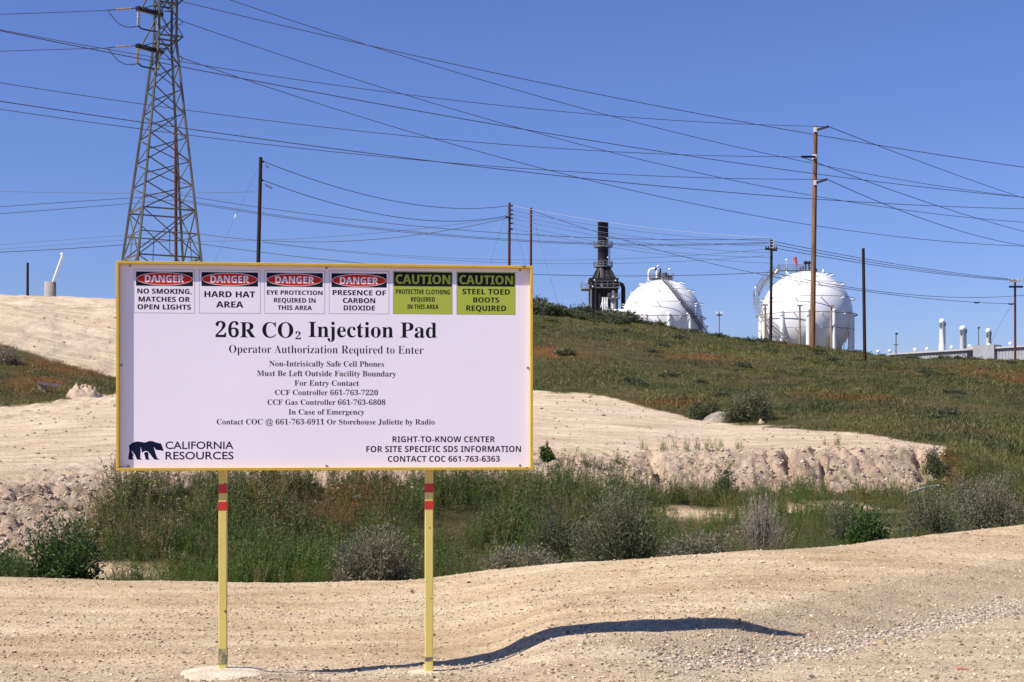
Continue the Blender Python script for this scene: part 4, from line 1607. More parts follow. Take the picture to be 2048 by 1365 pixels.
for px, ty, wpx, lab, foot in ((1884, 638, 10, 'tallest white exhaust stack on the shed, with a flared foot', True), (1925.5, 652, 11, 'middle white exhaust stack behind the shed roof', False),
                               (1976.5, 657, 8.5, 'smallest white exhaust stack, right of the lamp mast', False)):
    Y = 345
    u = Y / F
    p = P(px, 700, Y)
    t = thing('exhaust_stack', lab, 'chimney', (p.x, p.y, 13.0), 0, 'white exhaust stacks on the shed')
    zt = zpy(ty, Y) - 13
    rr = wpx * u / 2
    q = MB()
    pr = [(rr, 0), (rr, zt - 1.0), (rr * 1.15, zt - .9), (rr * 1.15, zt - .55), (rr * .9, zt - .15), (rr * .45, zt)]
    if foot:
        zf = zpy(692, Y) - 13
        pr = [(rr * 1.3, 0), (rr * 1.3, zf), (rr * .95, zf + .8)] + pr[1:]
    q.lathe(pr, (0, 0, 0), 20)
    q.build('stack_shaft', M['whitesteel'], t)
    q = MB()
    q.box((-rr * .75, -rr * .75, zt - 1.6), (rr * .8, rr * .5, 1.1))
    q.build('inspection_box', M['greysteel'], t)
    q = MB()
    q.box((rr * 1.25, 0, zt - 1.3), (rr * .35, rr * 1.1, 0.9))
    q.tube([(rr * 1.25, 0, 6), (rr * 1.25, 0, zt - 1)], .10, 5)
    q.build('ladder', M['greysteel'], t)

for px, ty, Y, lab, kind in ((1438.5, 625, 250, 'floodlight mast with twin white lamps between the spheres', 2), (1792, 668, 300, 'dark lamp mast with a short crossarm left of the exhaust stacks', 1),
                             (1957, 656, 345, 'thin lamp mast between the two right exhaust stacks', 0)):
    p = P(px, ty, Y)
    u = Y / F
    t = thing('lamp_mast', lab, 'lamp post', (p.x, p.y, 13.0), 0, 'lamp masts on the skyline')
    z = p.z - 13
    q = MB()
    q.tube([(0, 0, 0), (0, 0, z)], 1.1 * u, 6)
    q.build('pole_shaft', M['ringsteel'], t)
    if kind == 2:
        q = MB()
        q.box((0, 0, z - .5), (11 * u, .3, .2))
        q.build('crossarm', M['ringsteel'], t)
        for k in (-1, 1):
            q = MB()
            q.box((k * 4.5 * u, -.25, z - .1), (4.2 * u, .5, 4 * u))
            q.build('floodlight', M['whitesteel'], t)
    else:
        q = MB()
        q.box((0.8 * u * kind, -.2, z), (4.5 * u if kind else 3 * u, .5, 3 * u))
        q.build('lamp_head', M['darksteel'] if kind else M['brownwood'], t)
        if kind:
            q = MB()
            q.box((0, 0, zpy(690, Y) - 13), (9 * u, .2, .2))
            q.build('crossarm', M['ringsteel'], t)

# ------------------------------------------------------------------ things on the sandy crest, the bank and the road
Yc = 64.0
cb = P(100.5, 590, Yc)
cb.z = gz(cb.x, cb.y) - 0.25
t = thing('drum', 'grey concrete drum on the sandy crest holding a leaning white pipe', 'drum', cb)
zt = zpy(564.5, Yc) - cb.z
q = MB()
q.lathe([(11.2 * Yc / F, -.3), (11.2 * Yc / F, zt), (10 * Yc / F, zt), (10 * Yc / F, zt - .12)], (0, 0, 0), 24)
q.build('drum_shell', mat('grey_concrete', (0.33, 0.30, 0.28), 0.9, noise=0.2, nscale=6), t)
q = MB()
pp = [P(104, 580, Yc), P(107, 562, Yc), P(116, 537, Yc), P(123, 514, Yc), P(125.5, 509, Yc), P(129, 507.5, Yc), P(129.5, 510.5, Yc)]
pp = [P(104, 580, Yc), P(107, 562, Yc), P(116, 537, Yc), P(125, 512, Yc), P(126.5, 508.5, Yc), P(124, 507.5, Yc), P(122, 510, Yc)]
q.tube([p - Vector((0, 0, 0)) for p in pp], 2.4 * Yc / F, 10)
ob = q.build('leaning_pipe', M['whitesteel'], None)
tag(ob, 'white hooked pipe leaning out of the grey drum', 'pipe')


def stand(px, py, ymin=8.0):
    p = hit(px, py, ymin)
    p.z = gz(p.x, p.y)
    return p


p = stand(97, 787, 30)
u = p.y / F
q = MB()
q.bar((-21 * u, 0, 0.32), (20 * u, 0.2, 0.22), 0.16, 0.10)
q.bar((-14 * u, 0.1, -0.2), (-14 * u, 0.1, 0.28), 0.22, 0.2)
tag(q.build('board', M['plank'], None, p), 'weathered board lying propped on the green flank at the left edge', 'board')
p = stand(168, 790, 30)
tag(mound('sand_heap', (p.x, p.y, p.z - 0.1), 0.60, 0.9, 0.34, M['sandheap'], 5.1, 60, 22, 0.9), 'small heap of loose sand at the foot of the green flank', 'sand heap')
p = stand(1445, 838, 24)
tag(mound('rock_slab', (p.x, p.y, p.z - .05), 0.62, 0.8, 0.24, M['rock'], 2.4, 30, 8, 0.4), 'long flat grey rock below the sagebrush at the pad edge', 'rock')
p = stand(1523, 848, 24)
tag(mound('rock', (p.x, p.y, p.z - .05), 0.11, 0.1, 0.19, M['sandheap'], 7.4, 14, 6, 1.2), 'small upright pale rock right of the grey slab', 'rock')
p = stand(1652, 948, 20)
q = MB()
q.bar((0, 0, -.2), (0.06, 0, 0.32), 0.035)
tag(q.build('stake', M['plank'], None, p), 'thin wooden stake on the crumbled bank', 'stake')
p0 = stand(1818, 998, 20)
q = MB()
pts = [Vector((0, 0, 0.10)), Vector((0.22, .15, 0.16)), Vector((0.42, .25, 0.2)), Vector((0.66, .4, 0.22))]
q.tube(pts, 0.022, 8)
tag(q.build('pipe', M['pipeblue'], None, p0), 'pale blue plastic pipe end sticking out below the bank', 'pipe')
p = stand(1765, 1290)
tag(mound('rock', (p.x, p.y, p.z - .012), 0.045, 0.04, 0.045, mat('tan_rock', (.42, .30, .17), .9, noise=.2, nscale=30), 4.4, 14, 6, 0.4), 'largest tan stone beside the gravel windrow at right', 'rock')
p = stand(1924, 1341)
q = MB()
q.add([(-.035, 0, .006), (-.01, .004, .011), (.012, -.004, .006), (.04, .004, .010), (.04, .018, .010), (.012, .012, .007), (-.01, .02, .012), (-.035, .014, .007)],
      [(0, 1, 6, 7), (1, 2, 5, 6), (2, 3, 4, 5)])
tag(q.build('flagging_tape', M['redtape'], None, p), 'scrap of bright red flagging tape on the gravel', 'tape')


# ------------------------------------------------------------------ scattered stones
def scatter(tv, tf, pos, scl, rot, col, jit=None):
    """instances of one template merged: tv (n,3), tf (m,k); pos (N,3), scl (N,3), rot (N)"""
    N = len(pos)
    n = len(tv)
    ca, sa = np.cos(rot), np.sin(rot)
    x = tv[None, :, 0] * scl[:, 0:1]
    y = tv[None, :, 1] * scl[:, 1:2]
    z = tv[None, :, 2] * scl[:, 2:3]
    Vv = np.stack([x * ca[:, None] - y * sa[:, None], x * sa[:, None] + y * ca[:, None], z], -1) + pos[:, None, :]
    Ff = tf[None] + (np.arange(N) * n)[:, None, None]
    C = np.repeat(col[:, None, :], n, 1)
    return Vv.reshape(-1, 3), Ff.reshape(-1, tf.shape[1]), C.reshape(-1, 3)


def merge(parts):
    vs, fs, cs = [], [], []
    o = 0
    for v, f, c in parts:
        vs.append(v)
        fs.append(f + o)
        cs.append(c)
        o += len(v)
    return np.concatenate(vs), np.concatenate(fs), np.concatenate(cs)


def stone_template(seed, sub=1):
    bm = bmesh.new()
    bmesh.ops.create_icosphere(bm, subdivisions=sub, radius=1.0)
    r2 = random.Random(seed)
    for v in bm.verts:
        v.co *= r2.uniform(0.72, 1.2)
        v.co.z *= 0.72
    tv = np.array([v.co[:] for v in bm.verts])
    tf = np.array([[v.index for v in f.verts] for f in bm.faces])
    bm.free()
    return tv, tf


def ground_at(x, y):
    r, c = cell(x / y * F + 1024, y)
    return bil(H, r, c), bil(Q, r, c), bil(G, r, c), bil(ORANGE, r, c), bil(bank, r, c)


st_parts = []
for k in range(5):
    tv, tf = stone_template(k)
    # everywhere on the road
    N = 15000
    y = 7.3 * (17.5 / 7.3) ** rng.random(N)
    x = y * rng.uniform(-0.45, 0.45, N)
    z, qq, gg, oo, bb = ground_at(x, y)
    dens = 0.35 + 0.65 * (vnoise(x * 0.8, y * 0.8, 77 + k) > 0.05)
    wind = np.exp(-((qq - 1.97) / 0.16) ** 2) * np.interp(x / y * F + 1024, [1180, 1380], [0, 1])
    keep = (qq < 5.2) & (rng.random(N) < np.clip(dens * 0.8, 0, 1))
    size = 0.0034 + 0.009 * rng.random(N) ** 4 + 0.012 * (rng.random(N) > 0.993) * rng.random(N)
    sel = np.nonzero(keep)[0]
    tone = np.where(rng.random(len(sel)) < .3, rng.uniform(.2, .5, len(sel)), rng.uniform(0.6, 1.15, len(sel)))[:, None] * np.array([[0.62, 0.49, 0.32]]) * (1 + 0.05 * rng.standard_normal((len(sel), 3)))
    p_ = np.stack([x[sel], y[sel], z[sel] + size[sel] * 0.25], -1)
    s_ = size[sel][:, None] * rng.uniform(0.7, 1.5, (len(sel), 3))
    st_parts.append(scatter(tv, tf, p_, s_, rng.uniform(0, 6.28, len(sel)), tone))
    # the windrow of coarse gravel along the foot of the slope
    N = 1500
    pxw = 1290 + 960 * rng.random(N) ** 0.72
    fy_, fz_ = line_at(L_foot, pxw)
    off = rng.normal(0, 0.13, N) * np.interp(pxw, [1240, 1400, 2000], [1.5, 1.1, 2.0]) + .05 * vnoise(pxw / 60, pxw * 0, 5)
    y = np.clip(fy_ + off, 7.3, 20)
    x = y * (pxw - 1024) / F
    z, qq, gg, oo, bb = ground_at(x, y)
    size = 0.0035 + 0.0115 * rng.random(N) ** 4
    tone = rng.uniform(0.4, 1.25, N)[:, None] * np.array([[0.52, 0.43, 0.33]])
    st_parts.append(scatter(tv, tf, np.stack([x, y, z + size * .3], -1), size[:, None] * rng.uniform(0.7, 1.5, (N, 3)), rng.uniform(0, 6.28, N), tone))
    # chips on the slope above it
    N = 2200
    pxw = 1300 + 950 * rng.random(N) ** .85
    fy_, fz_ = line_at(L_foot, pxw)
    cy_, cz_ = line_at(L_crest, pxw)
    y = fy_ + (cy_ - fy_) * rng.random(N)
    x = y * (pxw - 1024) / F
    z, qq, gg, oo, bb = ground_at(x, y)
    size = 0.0025 + 0.0055 * rng.random(N) ** 3
    tone = rng.uniform(0.5, 1.2, N)[:, None] * np.array([[0.50, 0.395, 0.285]])
    st_parts.append(scatter(tv, tf, np.stack([x, y, z + size * .3], -1), size[:, None] * rng.uniform(0.7, 1.5, (N, 3)), rng.uniform(0, 6.28, N), tone))
gv = np_mesh('gravel', *merge(st_parts)[:2], M['stone'], merge(st_parts)[2], None, False)
tag(gv, 'loose beige gravel and chips strewn over the dirt road', 'gravel')
gv['kind'] = 'stuff'

cl_parts = []
for k in range(4):
    tv, tf = stone_template(20 + k)
    N = 4200
    px_ = rng.uniform(-150, 1890, N)
    fy_, fz_ = line_at(L_bfoot, px_)
    ty_, tz_ = line_at(L_btop, px_)
    y = fy_ + (ty_ - fy_) * rng.uniform(-0.15, 1.35, N)
    x = y * (px_ - 1024) / F
    z, qq, gg, oo, bb = ground_at(x, y)
    keep = rng.random(N) < np.where(qq < 9.05, 0.9, 0.25)
    size = 0.009 + 0.034 * rng.random(N) ** 7
    s = np.nonzero(keep)[0]
    tone = rng.uniform(0.65, 1.15, len(s))[:, None] * np.array([[0.50, 0.385, 0.285]])
    cl_parts.append(scatter(tv, tf, np.stack([x[s], y[s], z[s] + size[s] * .2], -1), size[s][:, None] * rng.uniform(0.7, 1.4, (len(s), 3)), rng.uniform(0, 6.28, len(s)), tone))
    N = 650       # sparse on the pad and the sandy flank
    y = 20 * (60 / 20) ** rng.random(N)
    x = y * rng.uniform(-0.42, 0.36, N)
    z, qq, gg, oo, bb = ground_at(x, y)
    keep = (qq > 8.9) & (gg < 0.2) & (qq < 12)
    size = (0.010 + 0.03 * rng.random(N) ** 3) * (y / 26) ** 0.7
    s = np.nonzero(keep)[0]
    tone = rng.uniform(0.45, 1.1, len(s))[:, None] * np.array([[0.48, 0.37, 0.27]])
    cl_parts.append(scatter(tv, tf, np.stack([x[s], y[s], z[s] + size[s] * .3], -1), size[s][:, None] * rng.uniform(0.7, 1.4, (len(s), 3)), rng.uniform(0, 6.28, len(s)), tone))
v_, f_, c_ = merge(cl_parts)
cd = np_mesh('rubble', v_, f_, M['stone'], c_, None, False)
tag(cd, 'crumbled sandy clods along the cut bank and pad', 'clods')
cd['kind'] = 'stuff'


# ------------------------------------------------------------------ plants
def tri_leaf(base, d, L, wd, side):
    tip = base + d * L
    m = base + d * L * 0.45
    return [base, m + side * wd / 2, tip, m - side * wd / 2]


def weed_template(seed, stems=8, h=0.7, leaf=0.06, lw=0.013, spread=0.35, leaves=12):
    r2 = np.random.default_rng(seed)
    vs, fs, cs = [], [], []
    for s in range(stems):
        a = r2.uniform(0, 6.28)
        lean = r2.uniform(0.05, spread)
        hh = h * r2.uniform(0.55, 1.1)
        b = np.array([r2.normal(0, 0.07), r2.normal(0, 0.07), -0.03])
        pts = []
        for i in range(5):
            t = i / 4
            pts.append(b + np.array([math.cos(a) * lean * hh * t ** 1.4, math.sin(a) * lean * hh * t ** 1.4, hh * t]))
        perp = np.array([-math.sin(a), math.cos(a), 0]) if r2.random() < 0.5 else np.array([math.cos(a), math.sin(a), 0])
        tn = r2.uniform(0.7, 1.2)
        for i in range(4):
            w0 = 0.0045 * (1 - i / 5)
            w1 = 0.0045 * (1 - (i + 1) / 5)
            o = len(vs)
            vs += [pts[i] - perp * w0, pts[i] + perp * w0, pts[i + 1] + perp * w1, pts[i + 1] - perp * w1]
            fs.append((o, o + 1, o + 2, o + 3))
            cs += [(tn * 1.1, tn * 1.0, tn * 0.9)] * 4
        for l in range(leaves):
            t = r2.uniform(0.12, 1.0)
            i = min(3, int(t * 4))
            p = pts[i] + (pts[i + 1] - pts[i]) * (t * 4 - i)
            b2 = r2.uniform(0, 6.28)
            up = r2.uniform(0.1, 1.4)
            d = np.array([math.cos(b2), math.sin(b2), up])
            d /= np.linalg.norm(d)
            sd = np.cross(d, r2.normal(0, 1, 3))
            sd /= np.linalg.norm(sd) + 1e-6
            L = leaf * r2.uniform(0.6, 1.4) * (1.15 - 0.5 * t)
            o = len(vs)
            vs += tri_leaf(p, d, L, lw * r2.uniform(.7, 1.4), sd)
            fs.append((o, o + 1, o + 2, o + 3))
            k = r2.uniform(0.6, 1.35)
            cs += [(k, k, k)] * 4
    return np.array(vs), np.array(fs), np.array(cs)


def plant_scatter(templates, x, y, z, scale, col):
    parts = []
    pick = rng.integers(0, len(templates), len(x))
    for k, (tv, tf, tc) in enumerate(templates):
        s = np.nonzero(pick == k)[0]
        if not len(s):
            continue
        sc = scale[s][:, None] * np.stack([np.ones(len(s)), np.ones(len(s)), rng.uniform(0.8, 1.2, len(s))], -1)
        v, f, c = scatter(tv, tf, np.stack([x[s], y[s], z[s]], -1), sc, rng.uniform(0, 6.28, len(s)), col[s])
        c = c * np.tile(tc, (len(s), 1))
        parts.append((v, f, c))
    return merge(parts)


# the big bushes stand in gaps of the weeds: photo column, distance, width in columns
ROOM = [(755, 15.0, 200), (1245, 15.6, 235), (1130, 16.8, 130), (1525, 17.5, 150), (1040, 14.7, 170), (1400, 14.8, 170), (135, 15.6, 200),
        (1735, 16.6, 105), (1690, 18.6, 100), (2000, 19.6, 200), (1865, 18.6, 165)]
# weeds filling the ditch
tall = [weed_template(100 + i, 9, 0.62, 0.050, 0.011, 0.38, 24) for i in range(6)]
grassy = [weed_template(140 + i, 17, 0.55, 0.12, 0.006, 0.5, 6) for i in range(4)]
N = 14500
y = 13.8 * (29.5 / 13.8) ** rng.random(N)
x = y * rng.uniform(-0.46, 0.46, N)
z, qq, gg, oo, bb = ground_at(x, y)
keep = (gg > rng.random(N) * 0.9 + 0.05) & (qq > 5.12) & (qq < 10)
for spx, sY, sw in ROOM:
    pc = x / y * F + 1024
    keep &= ~((np.abs(pc - spx) < sw * 0.42) & (y > sY - 1.6) & (y < sY + 0.25))
x, y, z, gg, oo, qq = x[keep], y[keep], z[keep], gg[keep], oo[keep], qq[keep]
pxx = x / y * F + 1024
cl = fbm(x * 1.1, y * 0.8, 2, 55)
thin = (cl > -0.30) | (rng.random(len(x)) < 0.45)
x, y, z, gg, oo, qq, pxx, cl = [a[thin] for a in (x, y, z, gg, oo, qq, pxx, cl)]
scale = np.clip(0.64 + 0.55 * cl + 0.14 * rng.standard_normal(len(x)), 0.22, 1.35)
scale *= np.interp(pxx, [0, 300, 1050, 1300, 1500, 1850, 2048], [0.75, 1.0, 0.92, 0.72, 0.55, 0.55, 0.62])
scale *= np.where((qq > 7.0) & (pxx > 1080), 1.15, 1.0)
scale *= np.clip((qq - 5.05) / 0.5, 0.35, 1)
scale *= np.where(rng.random(len(x)) < 0.05, 1.35, 1.0)
fresh = np.array([0.078, 0.142, 0.022])
olive = np.array([0.125, 0.132, 0.046])
dry = np.array([0.26, 0.19, 0.085])
orange = np.array([0.26, 0.125, 0.042])
mixv = np.clip(0.5 + 0.7 * fbm(x * 0.45 + 9, y * 0.45, 2, 66) + 0.22 * rng.standard_normal(len(x)), 0, 1)[:, None]
col = fresh * (1 - mixv) + olive * mixv
dm = ((rng.random(len(x)) < 0.13 + 0.25 * (fbm(x * .6, y * .6, 2, 88) > .25))[:, None]) * 0.7
col = col * (1 - dm) + dry * dm
om_ = (np.clip(oo, 0, 1) * (rng.random(len(x)) < 0.8))[:, None]
col = col * (1 - om_) + orange * om_
isg = rng.random(len(x)) < 0.10 + 0.25 * (cl < 0)
pa = plant_scatter(tall, x[~isg], y[~isg], z[~isg], scale[~isg], col[~isg])
pb_ = plant_scatter(grassy, x[isg], y[isg], z[isg], scale[isg], col[isg])
v_, f_, c_ = merge([pa, pb_])
wd_ = np_mesh('weeds', v_, f_, M['leaf'], c_, None, False)
tag(wd_, 'dense green weeds and stalks filling the ditch behind the road', 'weeds')
wd_['kind'] = 'stuff'


# grass on the hillside and the left flank
def tuft_template(seed, n=7, h=0.115, wdt=0.022, spread=1.3):
    r2 = np.random.default_rng(seed)
    vs, fs, cs = [], [], []
    for i in range(n):
        a = r2.uniform(0, 6.28)
        b = np.array([r2.normal(0, .16), r2.normal(0, .16), -.03])
        d = np.array([math.cos(a) * spread * r2.random(), math.sin(a) * spread * r2.random(), 1.0])
        hh = h * r2.uniform(.5, 1.2)
        sd = np.array([-math.sin(a + r2.normal(0, .8)), math.cos(a), 0]) * wdt / 2
        o = len(vs)
        m = b + d * hh * .5
        vs += [b - sd * .6, b + sd * .6, m + sd + 0, b + d * hh]
        fs.append((o, o + 1, o + 2, o + 3))
        k = r2.uniform(.65, 1.3)
        cs += [(k, k, k)] * 4
    return np.array(vs), np.array(fs), np.array(cs)


tufts = [tuft_template(300 + i) for i in range(5)]
N = 330000
y = 27 * (116 / 27) ** rng.random(N)
x = y * rng.uniform(-0.45, 0.45, N)
z, qq, gg, oo, bb = ground_at(x, y)
keep = (gg > rng.random(N)) & (qq > 9.2) & (qq < 13.1)
x, y, z, gg, oo, qq = [a[keep] for a in (x, y, z, gg, oo, qq)]
cl = fbm(x * 0.35, y * 0.35, 3, 91)
scale = np.clip(0.9 + 0.75 * cl + 0.25 * rng.standard_normal(len(x)), 0.3, 1.6) * np.interp(y, [28, 60, 115], [0.75, 0.9, 1.25])
g1 = np.array([0.118, 0.136, 0.038])
g2 = np.array([0.205, 0.190, 0.064])
g3 = np.array([0.070, 0.092, 0.032])
m_ = np.clip(0.5 + 0.9 * fbm(x * 0.16, y * 0.16, 3, 92) + .2 * rng.standard_normal(len(x)), 0, 1)[:, None]
col = g1 * (1 - m_) + g2 * m_
dk = (np.clip(0.3 + 1.1 * fbm(x * 0.5 + 4, y * 0.5, 2, 93), 0, 1) * .8)[:, None]
col = col * (1 - dk) + g3 * dk
br_ = np.array([0.21, 0.135, 0.065])
dm = (np.clip(fbm(x * 0.22, y * 0.3, 3, 94) * 2.2 - 0.25 + .3 * rng.standard_normal(len(x)), 0, 1) * .65)[:, None]
col = col * (1 - dm) + br_ * dm
om_ = np.clip(oo, 0, 1)[:, None] * .85
col = col * (1 - om_) + orange * om_
v_, f_, c_ = plant_scatter(tufts, x, y, z, scale, col)
gr = np_mesh('grass', v_, f_, M['leaf'], c_, None, False)
tag(gr, 'olive green and reddish grass covering the hillside', 'grass')
gr['kind'] = 'stuff'


# shrubs
def shrub_geo(seed, rad=0.5, h=0.6, twigs=170, leaves=14, leaf=0.035, lw=0.012, tone=(0.12, 0.125, 0.085), inner=0.35):
    """branches and foliage of one bush, as (twig arrays, leaf arrays)"""
    r2 = np.random.default_rng(seed)
    tv, tf = [], []
    lv, lf, lc = [], [], []
    lobes = [np.array([r2.normal(0, .75), r2.normal(0, .75), r2.uniform(.0, 1.0)]) for _ in range(9)]
    for k in range(twigs):
        lb = lobes[r2.integers(0, 9)]
        d = lb + r2.normal(0, 0.38, 3)
        d[2] = abs(d[2]) + 0.08
        d /= np.linalg.norm(d)
        ln = r2.uniform(0.55, 1.08)
        end = np.array([d[0] * rad, d[1] * rad, d[2] * h]) * ln
        b = np.array([r2.normal(0, .05 * rad), r2.normal(0, .05 * rad), -0.04])
        midp = b + (end - b) * 0.5 + np.array([0, 0, -0.06 * h]) + r2.normal(0, 0.03 * rad, 3)
        pts = [b, midp, end]
        sd = np.cross(d, r2.normal(0, 1, 3))
        sd /= np.linalg.norm(sd) + 1e-6
        for i in range(2):
            w0, w1 = (0.007, 0.004) if i == 0 else (0.004, 0.0015)
            w0 *= rad / .5
            w1 *= rad / .5
            o = len(tv)
            tv += [pts[i] - sd * w0, pts[i] + sd * w0, pts[i + 1] + sd * w1, pts[i + 1] - sd * w1]
            tf.append((o, o + 1, o + 2, o + 3))
        kk = r2.uniform(0.7, 1.25)
        for l in range(leaves):
            t = r2.uniform(inner, 1.05)
            p = (midp + (end - midp) * (t * 2 - 1)) if t > .5 else b + (midp - b) * t * 2
            p = p + r2.normal(0, 0.045 * rad, 3)
            dd = d * 0.5 + r2.normal(0, .6, 3)
            dd[2] += .2
            dd /= np.linalg.norm(dd)
            s2 = np.cross(dd, r2.normal(0, 1, 3))
            s2 /= np.linalg.norm(s2) + 1e-6
            o = len(lv)
            lv += tri_leaf(p, dd, leaf * r2.uniform(.6, 1.4), lw * r2.uniform(.7, 1.4), s2)
            lf.append((o, o + 1, o + 2, o + 3))
            q_ = kk * r2.uniform(.75, 1.25)
            lc += [tuple(q_ * c for c in tone)] * 4
    return (np.array(tv), np.array(tf)), (np.array(lv), np.array(lf), np.array(lc))


GREY = (0.185, 0.175, 0.112)
SAGE = (0.125, 0.135, 0.070)
GREEN = (0.060, 0.105, 0.024)
DARK = (0.082, 0.094, 0.042)
PALE = (0.27, 0.225, 0.165)


def shrub(name, label, cat, px, top, Y, wpx, hpx, seed, tone, twigs=170, leaves=14, group=None, leaf=0.036, lw=0.0105, sink=0.05, wood_m='twig'):
    """a bush whose foot stands at photo column px at distance Y"""
    u = Y / F
    x = (px - 1024) * u
    p = (x, Y, gz(x, Y) - sink)
    t = thing(name, label, cat, p, 0, group)
    (tv, tf), (lv, lf, lc) = shrub_geo(seed, wpx * u / 2, max(hpx * u * .6, (zpy(top, Y) - p[2]) / 0.92), twigs, leaves, leaf, lw, tone)
    np_mesh('branches', tv, tf, M[wood_m], None, t, False)
    np_mesh('foliage', lv, lf, M['leaf'], lc, t, False)
    return t


GS = 'bushes in the ditch'
shrub('sagebrush', 'grey twiggy sagebrush at the road edge left of the post nearer the shadow', 'shrub', 755, 1062, 15.0, 200, 130, 1, GREY, 480, 44, GS)
shrub('sagebrush', 'biggest grey-green sagebrush in the ditch, right of the board', 'shrub', 1245, 988, 15.6, 235, 165, 2, SAGE, 640, 50, GS)
shrub('sagebrush', 'dark twiggy sagebrush touching the left side of the biggest one', 'shrub', 1130, 1000, 16.8, 170, 150, 3, DARK, 450, 44, GS)
shrub('dry_shrub', 'bare pale grey twiggy shrub in the middle of the right ditch', 'shrub', 1525, 992, 17.5, 150, 120, 4, PALE, 620, 9, GS, wood_m='paletwig')
shrub('sagebrush', 'low pale grey sagebrush at the road edge under the board corner', 'shrub', 1040, 1088, 14.7, 170, 62, 5, GREY, 340, 40, GS)
shrub('sagebrush', 'low grey sagebrush at the road edge right of the biggest one', 'shrub', 1400, 1068, 14.8, 170, 62, 6, GREY, 340, 40, GS)
shrub('green_bush', 'dense green bush by the road at the far left', 'shrub', 135, 1042, 15.6, 220, 105, 7, GREEN, 460, 34, GS, 0.045, 0.018)
shrub('green_bush', 'low green bush against the left edge beside the road', 'shrub', 20, 1098, 15.9, 130, 60, 27, GREEN, 300, 30, GS, 0.045, 0.016)
shrub('green_bush', 'bright green bush between the pale twiggy shrub and the road at right', 'shrub', 1735, 1022, 16.6, 105, 85, 8, GREEN, 340, 30, GS, 0.045, 0.018)
shrub('sagebrush', 'greyish sagebrush just behind the bright green bush', 'shrub', 1690, 1000, 18.6, 120, 80, 9, SAGE, 340, 40, GS)
shrub('sagebrush', 'broad grey sagebrush reaching the right edge above the road', 'shrub', 2000, 958, 19.6, 200, 135, 10, GREY, 560, 46, GS)
shrub('sagebrush', 'grey sagebrush left of the broad one at the right edge', 'shrub', 1865, 988, 18.6, 165, 100, 11, SAGE, 480, 44, GS)
shrub('sagebrush', 'grey sagebrush peeking up behind the pale blue pipe', 'shrub', 1930, 950, 24.0, 110, 62, 12, GREY, 300, 34, GS)
shrub('green_bush', 'dark green bush at the right end of the cut bank', 'shrub', 1868, 893, 28.0, 62, 56, 13, DARK, 220, 14, None, 0.05, 0.018)
shrub('sagebrush', 'lone large sagebrush at the pad edge on the hillside', 'shrub', 1500, 778, 41.5, 116, 66, 14, SAGE, 360, 30, None, 0.07, 0.03)
shrub('sagebrush', 'small grey sagebrush left of the lone large one', 'shrub', 1412, 806, 43.0, 84, 34, 15, DARK, 260, 26, None, 0.07, 0.03)
shrub('sagebrush', 'grey sagebrush on the green flank at the left edge', 'shrub', 12, 695, 47.0, 66, 46, 16, PALE, 240, 12, None, 0.07, 0.03)
shrub('green_weed', 'leafy green plant standing alone on the pad right of the board', 'plant', 1092, 892, 26.0, 30, 36, 17, GREEN, 90, 16, None, 0.06, 0.03)
shrub('green_weed', 'tall green tuft before the middle of the crumbled bank', 'plant', 1446, 928, 24.3, 62, 58, 18, GREEN, 200, 14, None, 0.07, 0.012)

SH = [shrub_geo(400 + i, 0.75, 0.72, 150, 12, 0.14, 0.06, (DARK, SAGE, (0.085, 0.098, 0.055))[i % 3]) for i in range(3)]
protos = []
top_pts = []
r3 = random.Random(5)
for i in range(30):
    px = 1066 + i * 6.6 + r3.uniform(-3, 3)
    Yv = float(line_at(L_top, px)[0]) - r3.uniform(1, 14)
    top_pts.append((px, Yv, r3.uniform(.75, 1.5), 'dark sagebrush in the thicket along the hilltop under the black stack', 'sagebrush thicket on the hilltop'))
for i in range(20):
    px = 1255 + i * 16 + r3.uniform(-7, 7)
    Yv = float(line_at(L_top, px)[0]) - r3.uniform(0, 5)
    top_pts.append((px, Yv, r3.uniform(.45, 1.0), 'small sagebrush on the skyline ridge below the white spheres', 'sagebrush on the ridge below the spheres'))
for i in range(16):
    px = 1690 + i * 24 + r3.uniform(-9, 9)
    Yv = float(line_at(L_top, px)[0]) - r3.uniform(0, 4)
    top_pts.append((px, Yv, r3.uniform(.4, .9), 'small sagebrush on the skyline ridge before the grey shed', 'sagebrush on the ridge before the shed'))
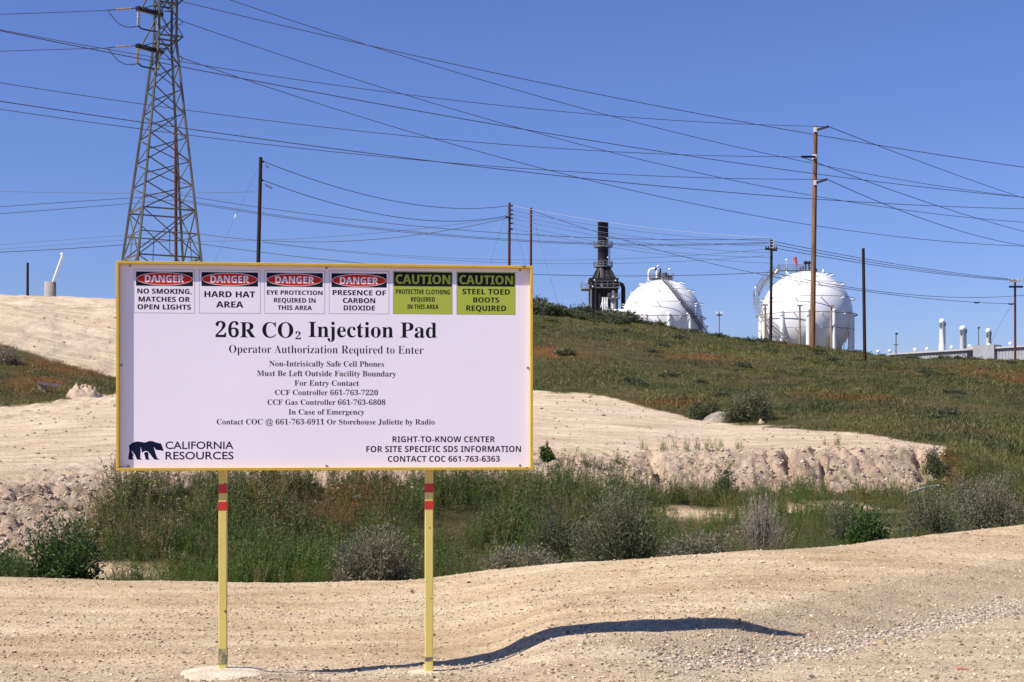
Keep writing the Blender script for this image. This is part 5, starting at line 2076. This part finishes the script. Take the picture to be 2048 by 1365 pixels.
for i in range(84):
    px = r3.uniform(1075, 2060)
    y0 = float(line_at(L_pad, px)[0]) + 6
    y1 = float(line_at(L_top, px)[0]) - 8
    Yv = y0 + (y1 - y0) * r3.random()
    top_pts.append((px, Yv, r3.uniform(.25, .75), 'small sagebrush scattered among the grass of the open hillside', 'sagebrush scattered on the hillside'))
for px, py, s in ((1690, 692, .9), (1715, 702, .7), (1850, 742, .62), (1870, 748, .7), (1900, 746, .5), (1265, 760, .7), (1640, 700, .7), (1350, 672, .9)):
    p = hit(px, py + 5, 30)
    top_pts.append((px, p.y, s, 'small sagebrush scattered among the grass of the open hillside', 'sagebrush scattered on the hillside'))
for i, (px, Yv, s, lab, grp) in enumerate(top_pts):
    x = (px - 1024) / F * Yv
    loc = (x, Yv, gz(x, Yv) - 0.1)
    if i < 3:
        (tv, tf), (lv, lf, lc) = SH[i]
        t = thing('sagebrush', lab, 'shrub', loc, 0, grp)
        t.scale = (s, s, s)
        np_mesh('branches', tv, tf, M['twig'], None, t, False)
        np_mesh('foliage', lv, lf, M['leaf'], lc, t, False)
        protos.append(t)
    else:
        dup(protos[i % 3], loc, r3.uniform(0, 6.28), (s * r3.uniform(.85, 1.25), s * r3.uniform(.85, 1.25), s * r3.uniform(.55, .95)), lab, grp)

# small weeds growing on the pad near the bank edge
pw = []
for px, py in ((1180, 935), (1200, 940), (1215, 945), (1165, 930), (1330, 905), (1350, 900), (1370, 905), (1395, 900), (1415, 898), (1430, 902), (1250, 935),
               (1290, 900), (1480, 900), (1655, 890), (1680, 890), (1110, 950), (250, 985), (320, 975), (1230, 930), (1120, 935), (1440, 896)):
    for k in range(3):
        pw.append((px + r3.uniform(-7, 7), py + r3.uniform(-3, 3)))
xs_, ys_, zs_ = [], [], []
for px, py in pw:
    p = hit(px, py, 19)
    xs_.append(p.x)
    ys_.append(p.y)
    zs_.append(gz(p.x, p.y))
n_ = len(xs_)
v_, f_, c_ = plant_scatter(tall, np.array(xs_), np.array(ys_), np.array(zs_), rng.uniform(.22, .5, n_), np.tile(fresh, (n_, 1)) * rng.uniform(.8, 1.3, (n_, 1)))
sw = np_mesh('weeds', v_, f_, M['leaf'], c_, None, False)
tag(sw, 'sparse green sprigs along the top of the crumbled bank', 'weeds')
sw['kind'] = 'stuff'
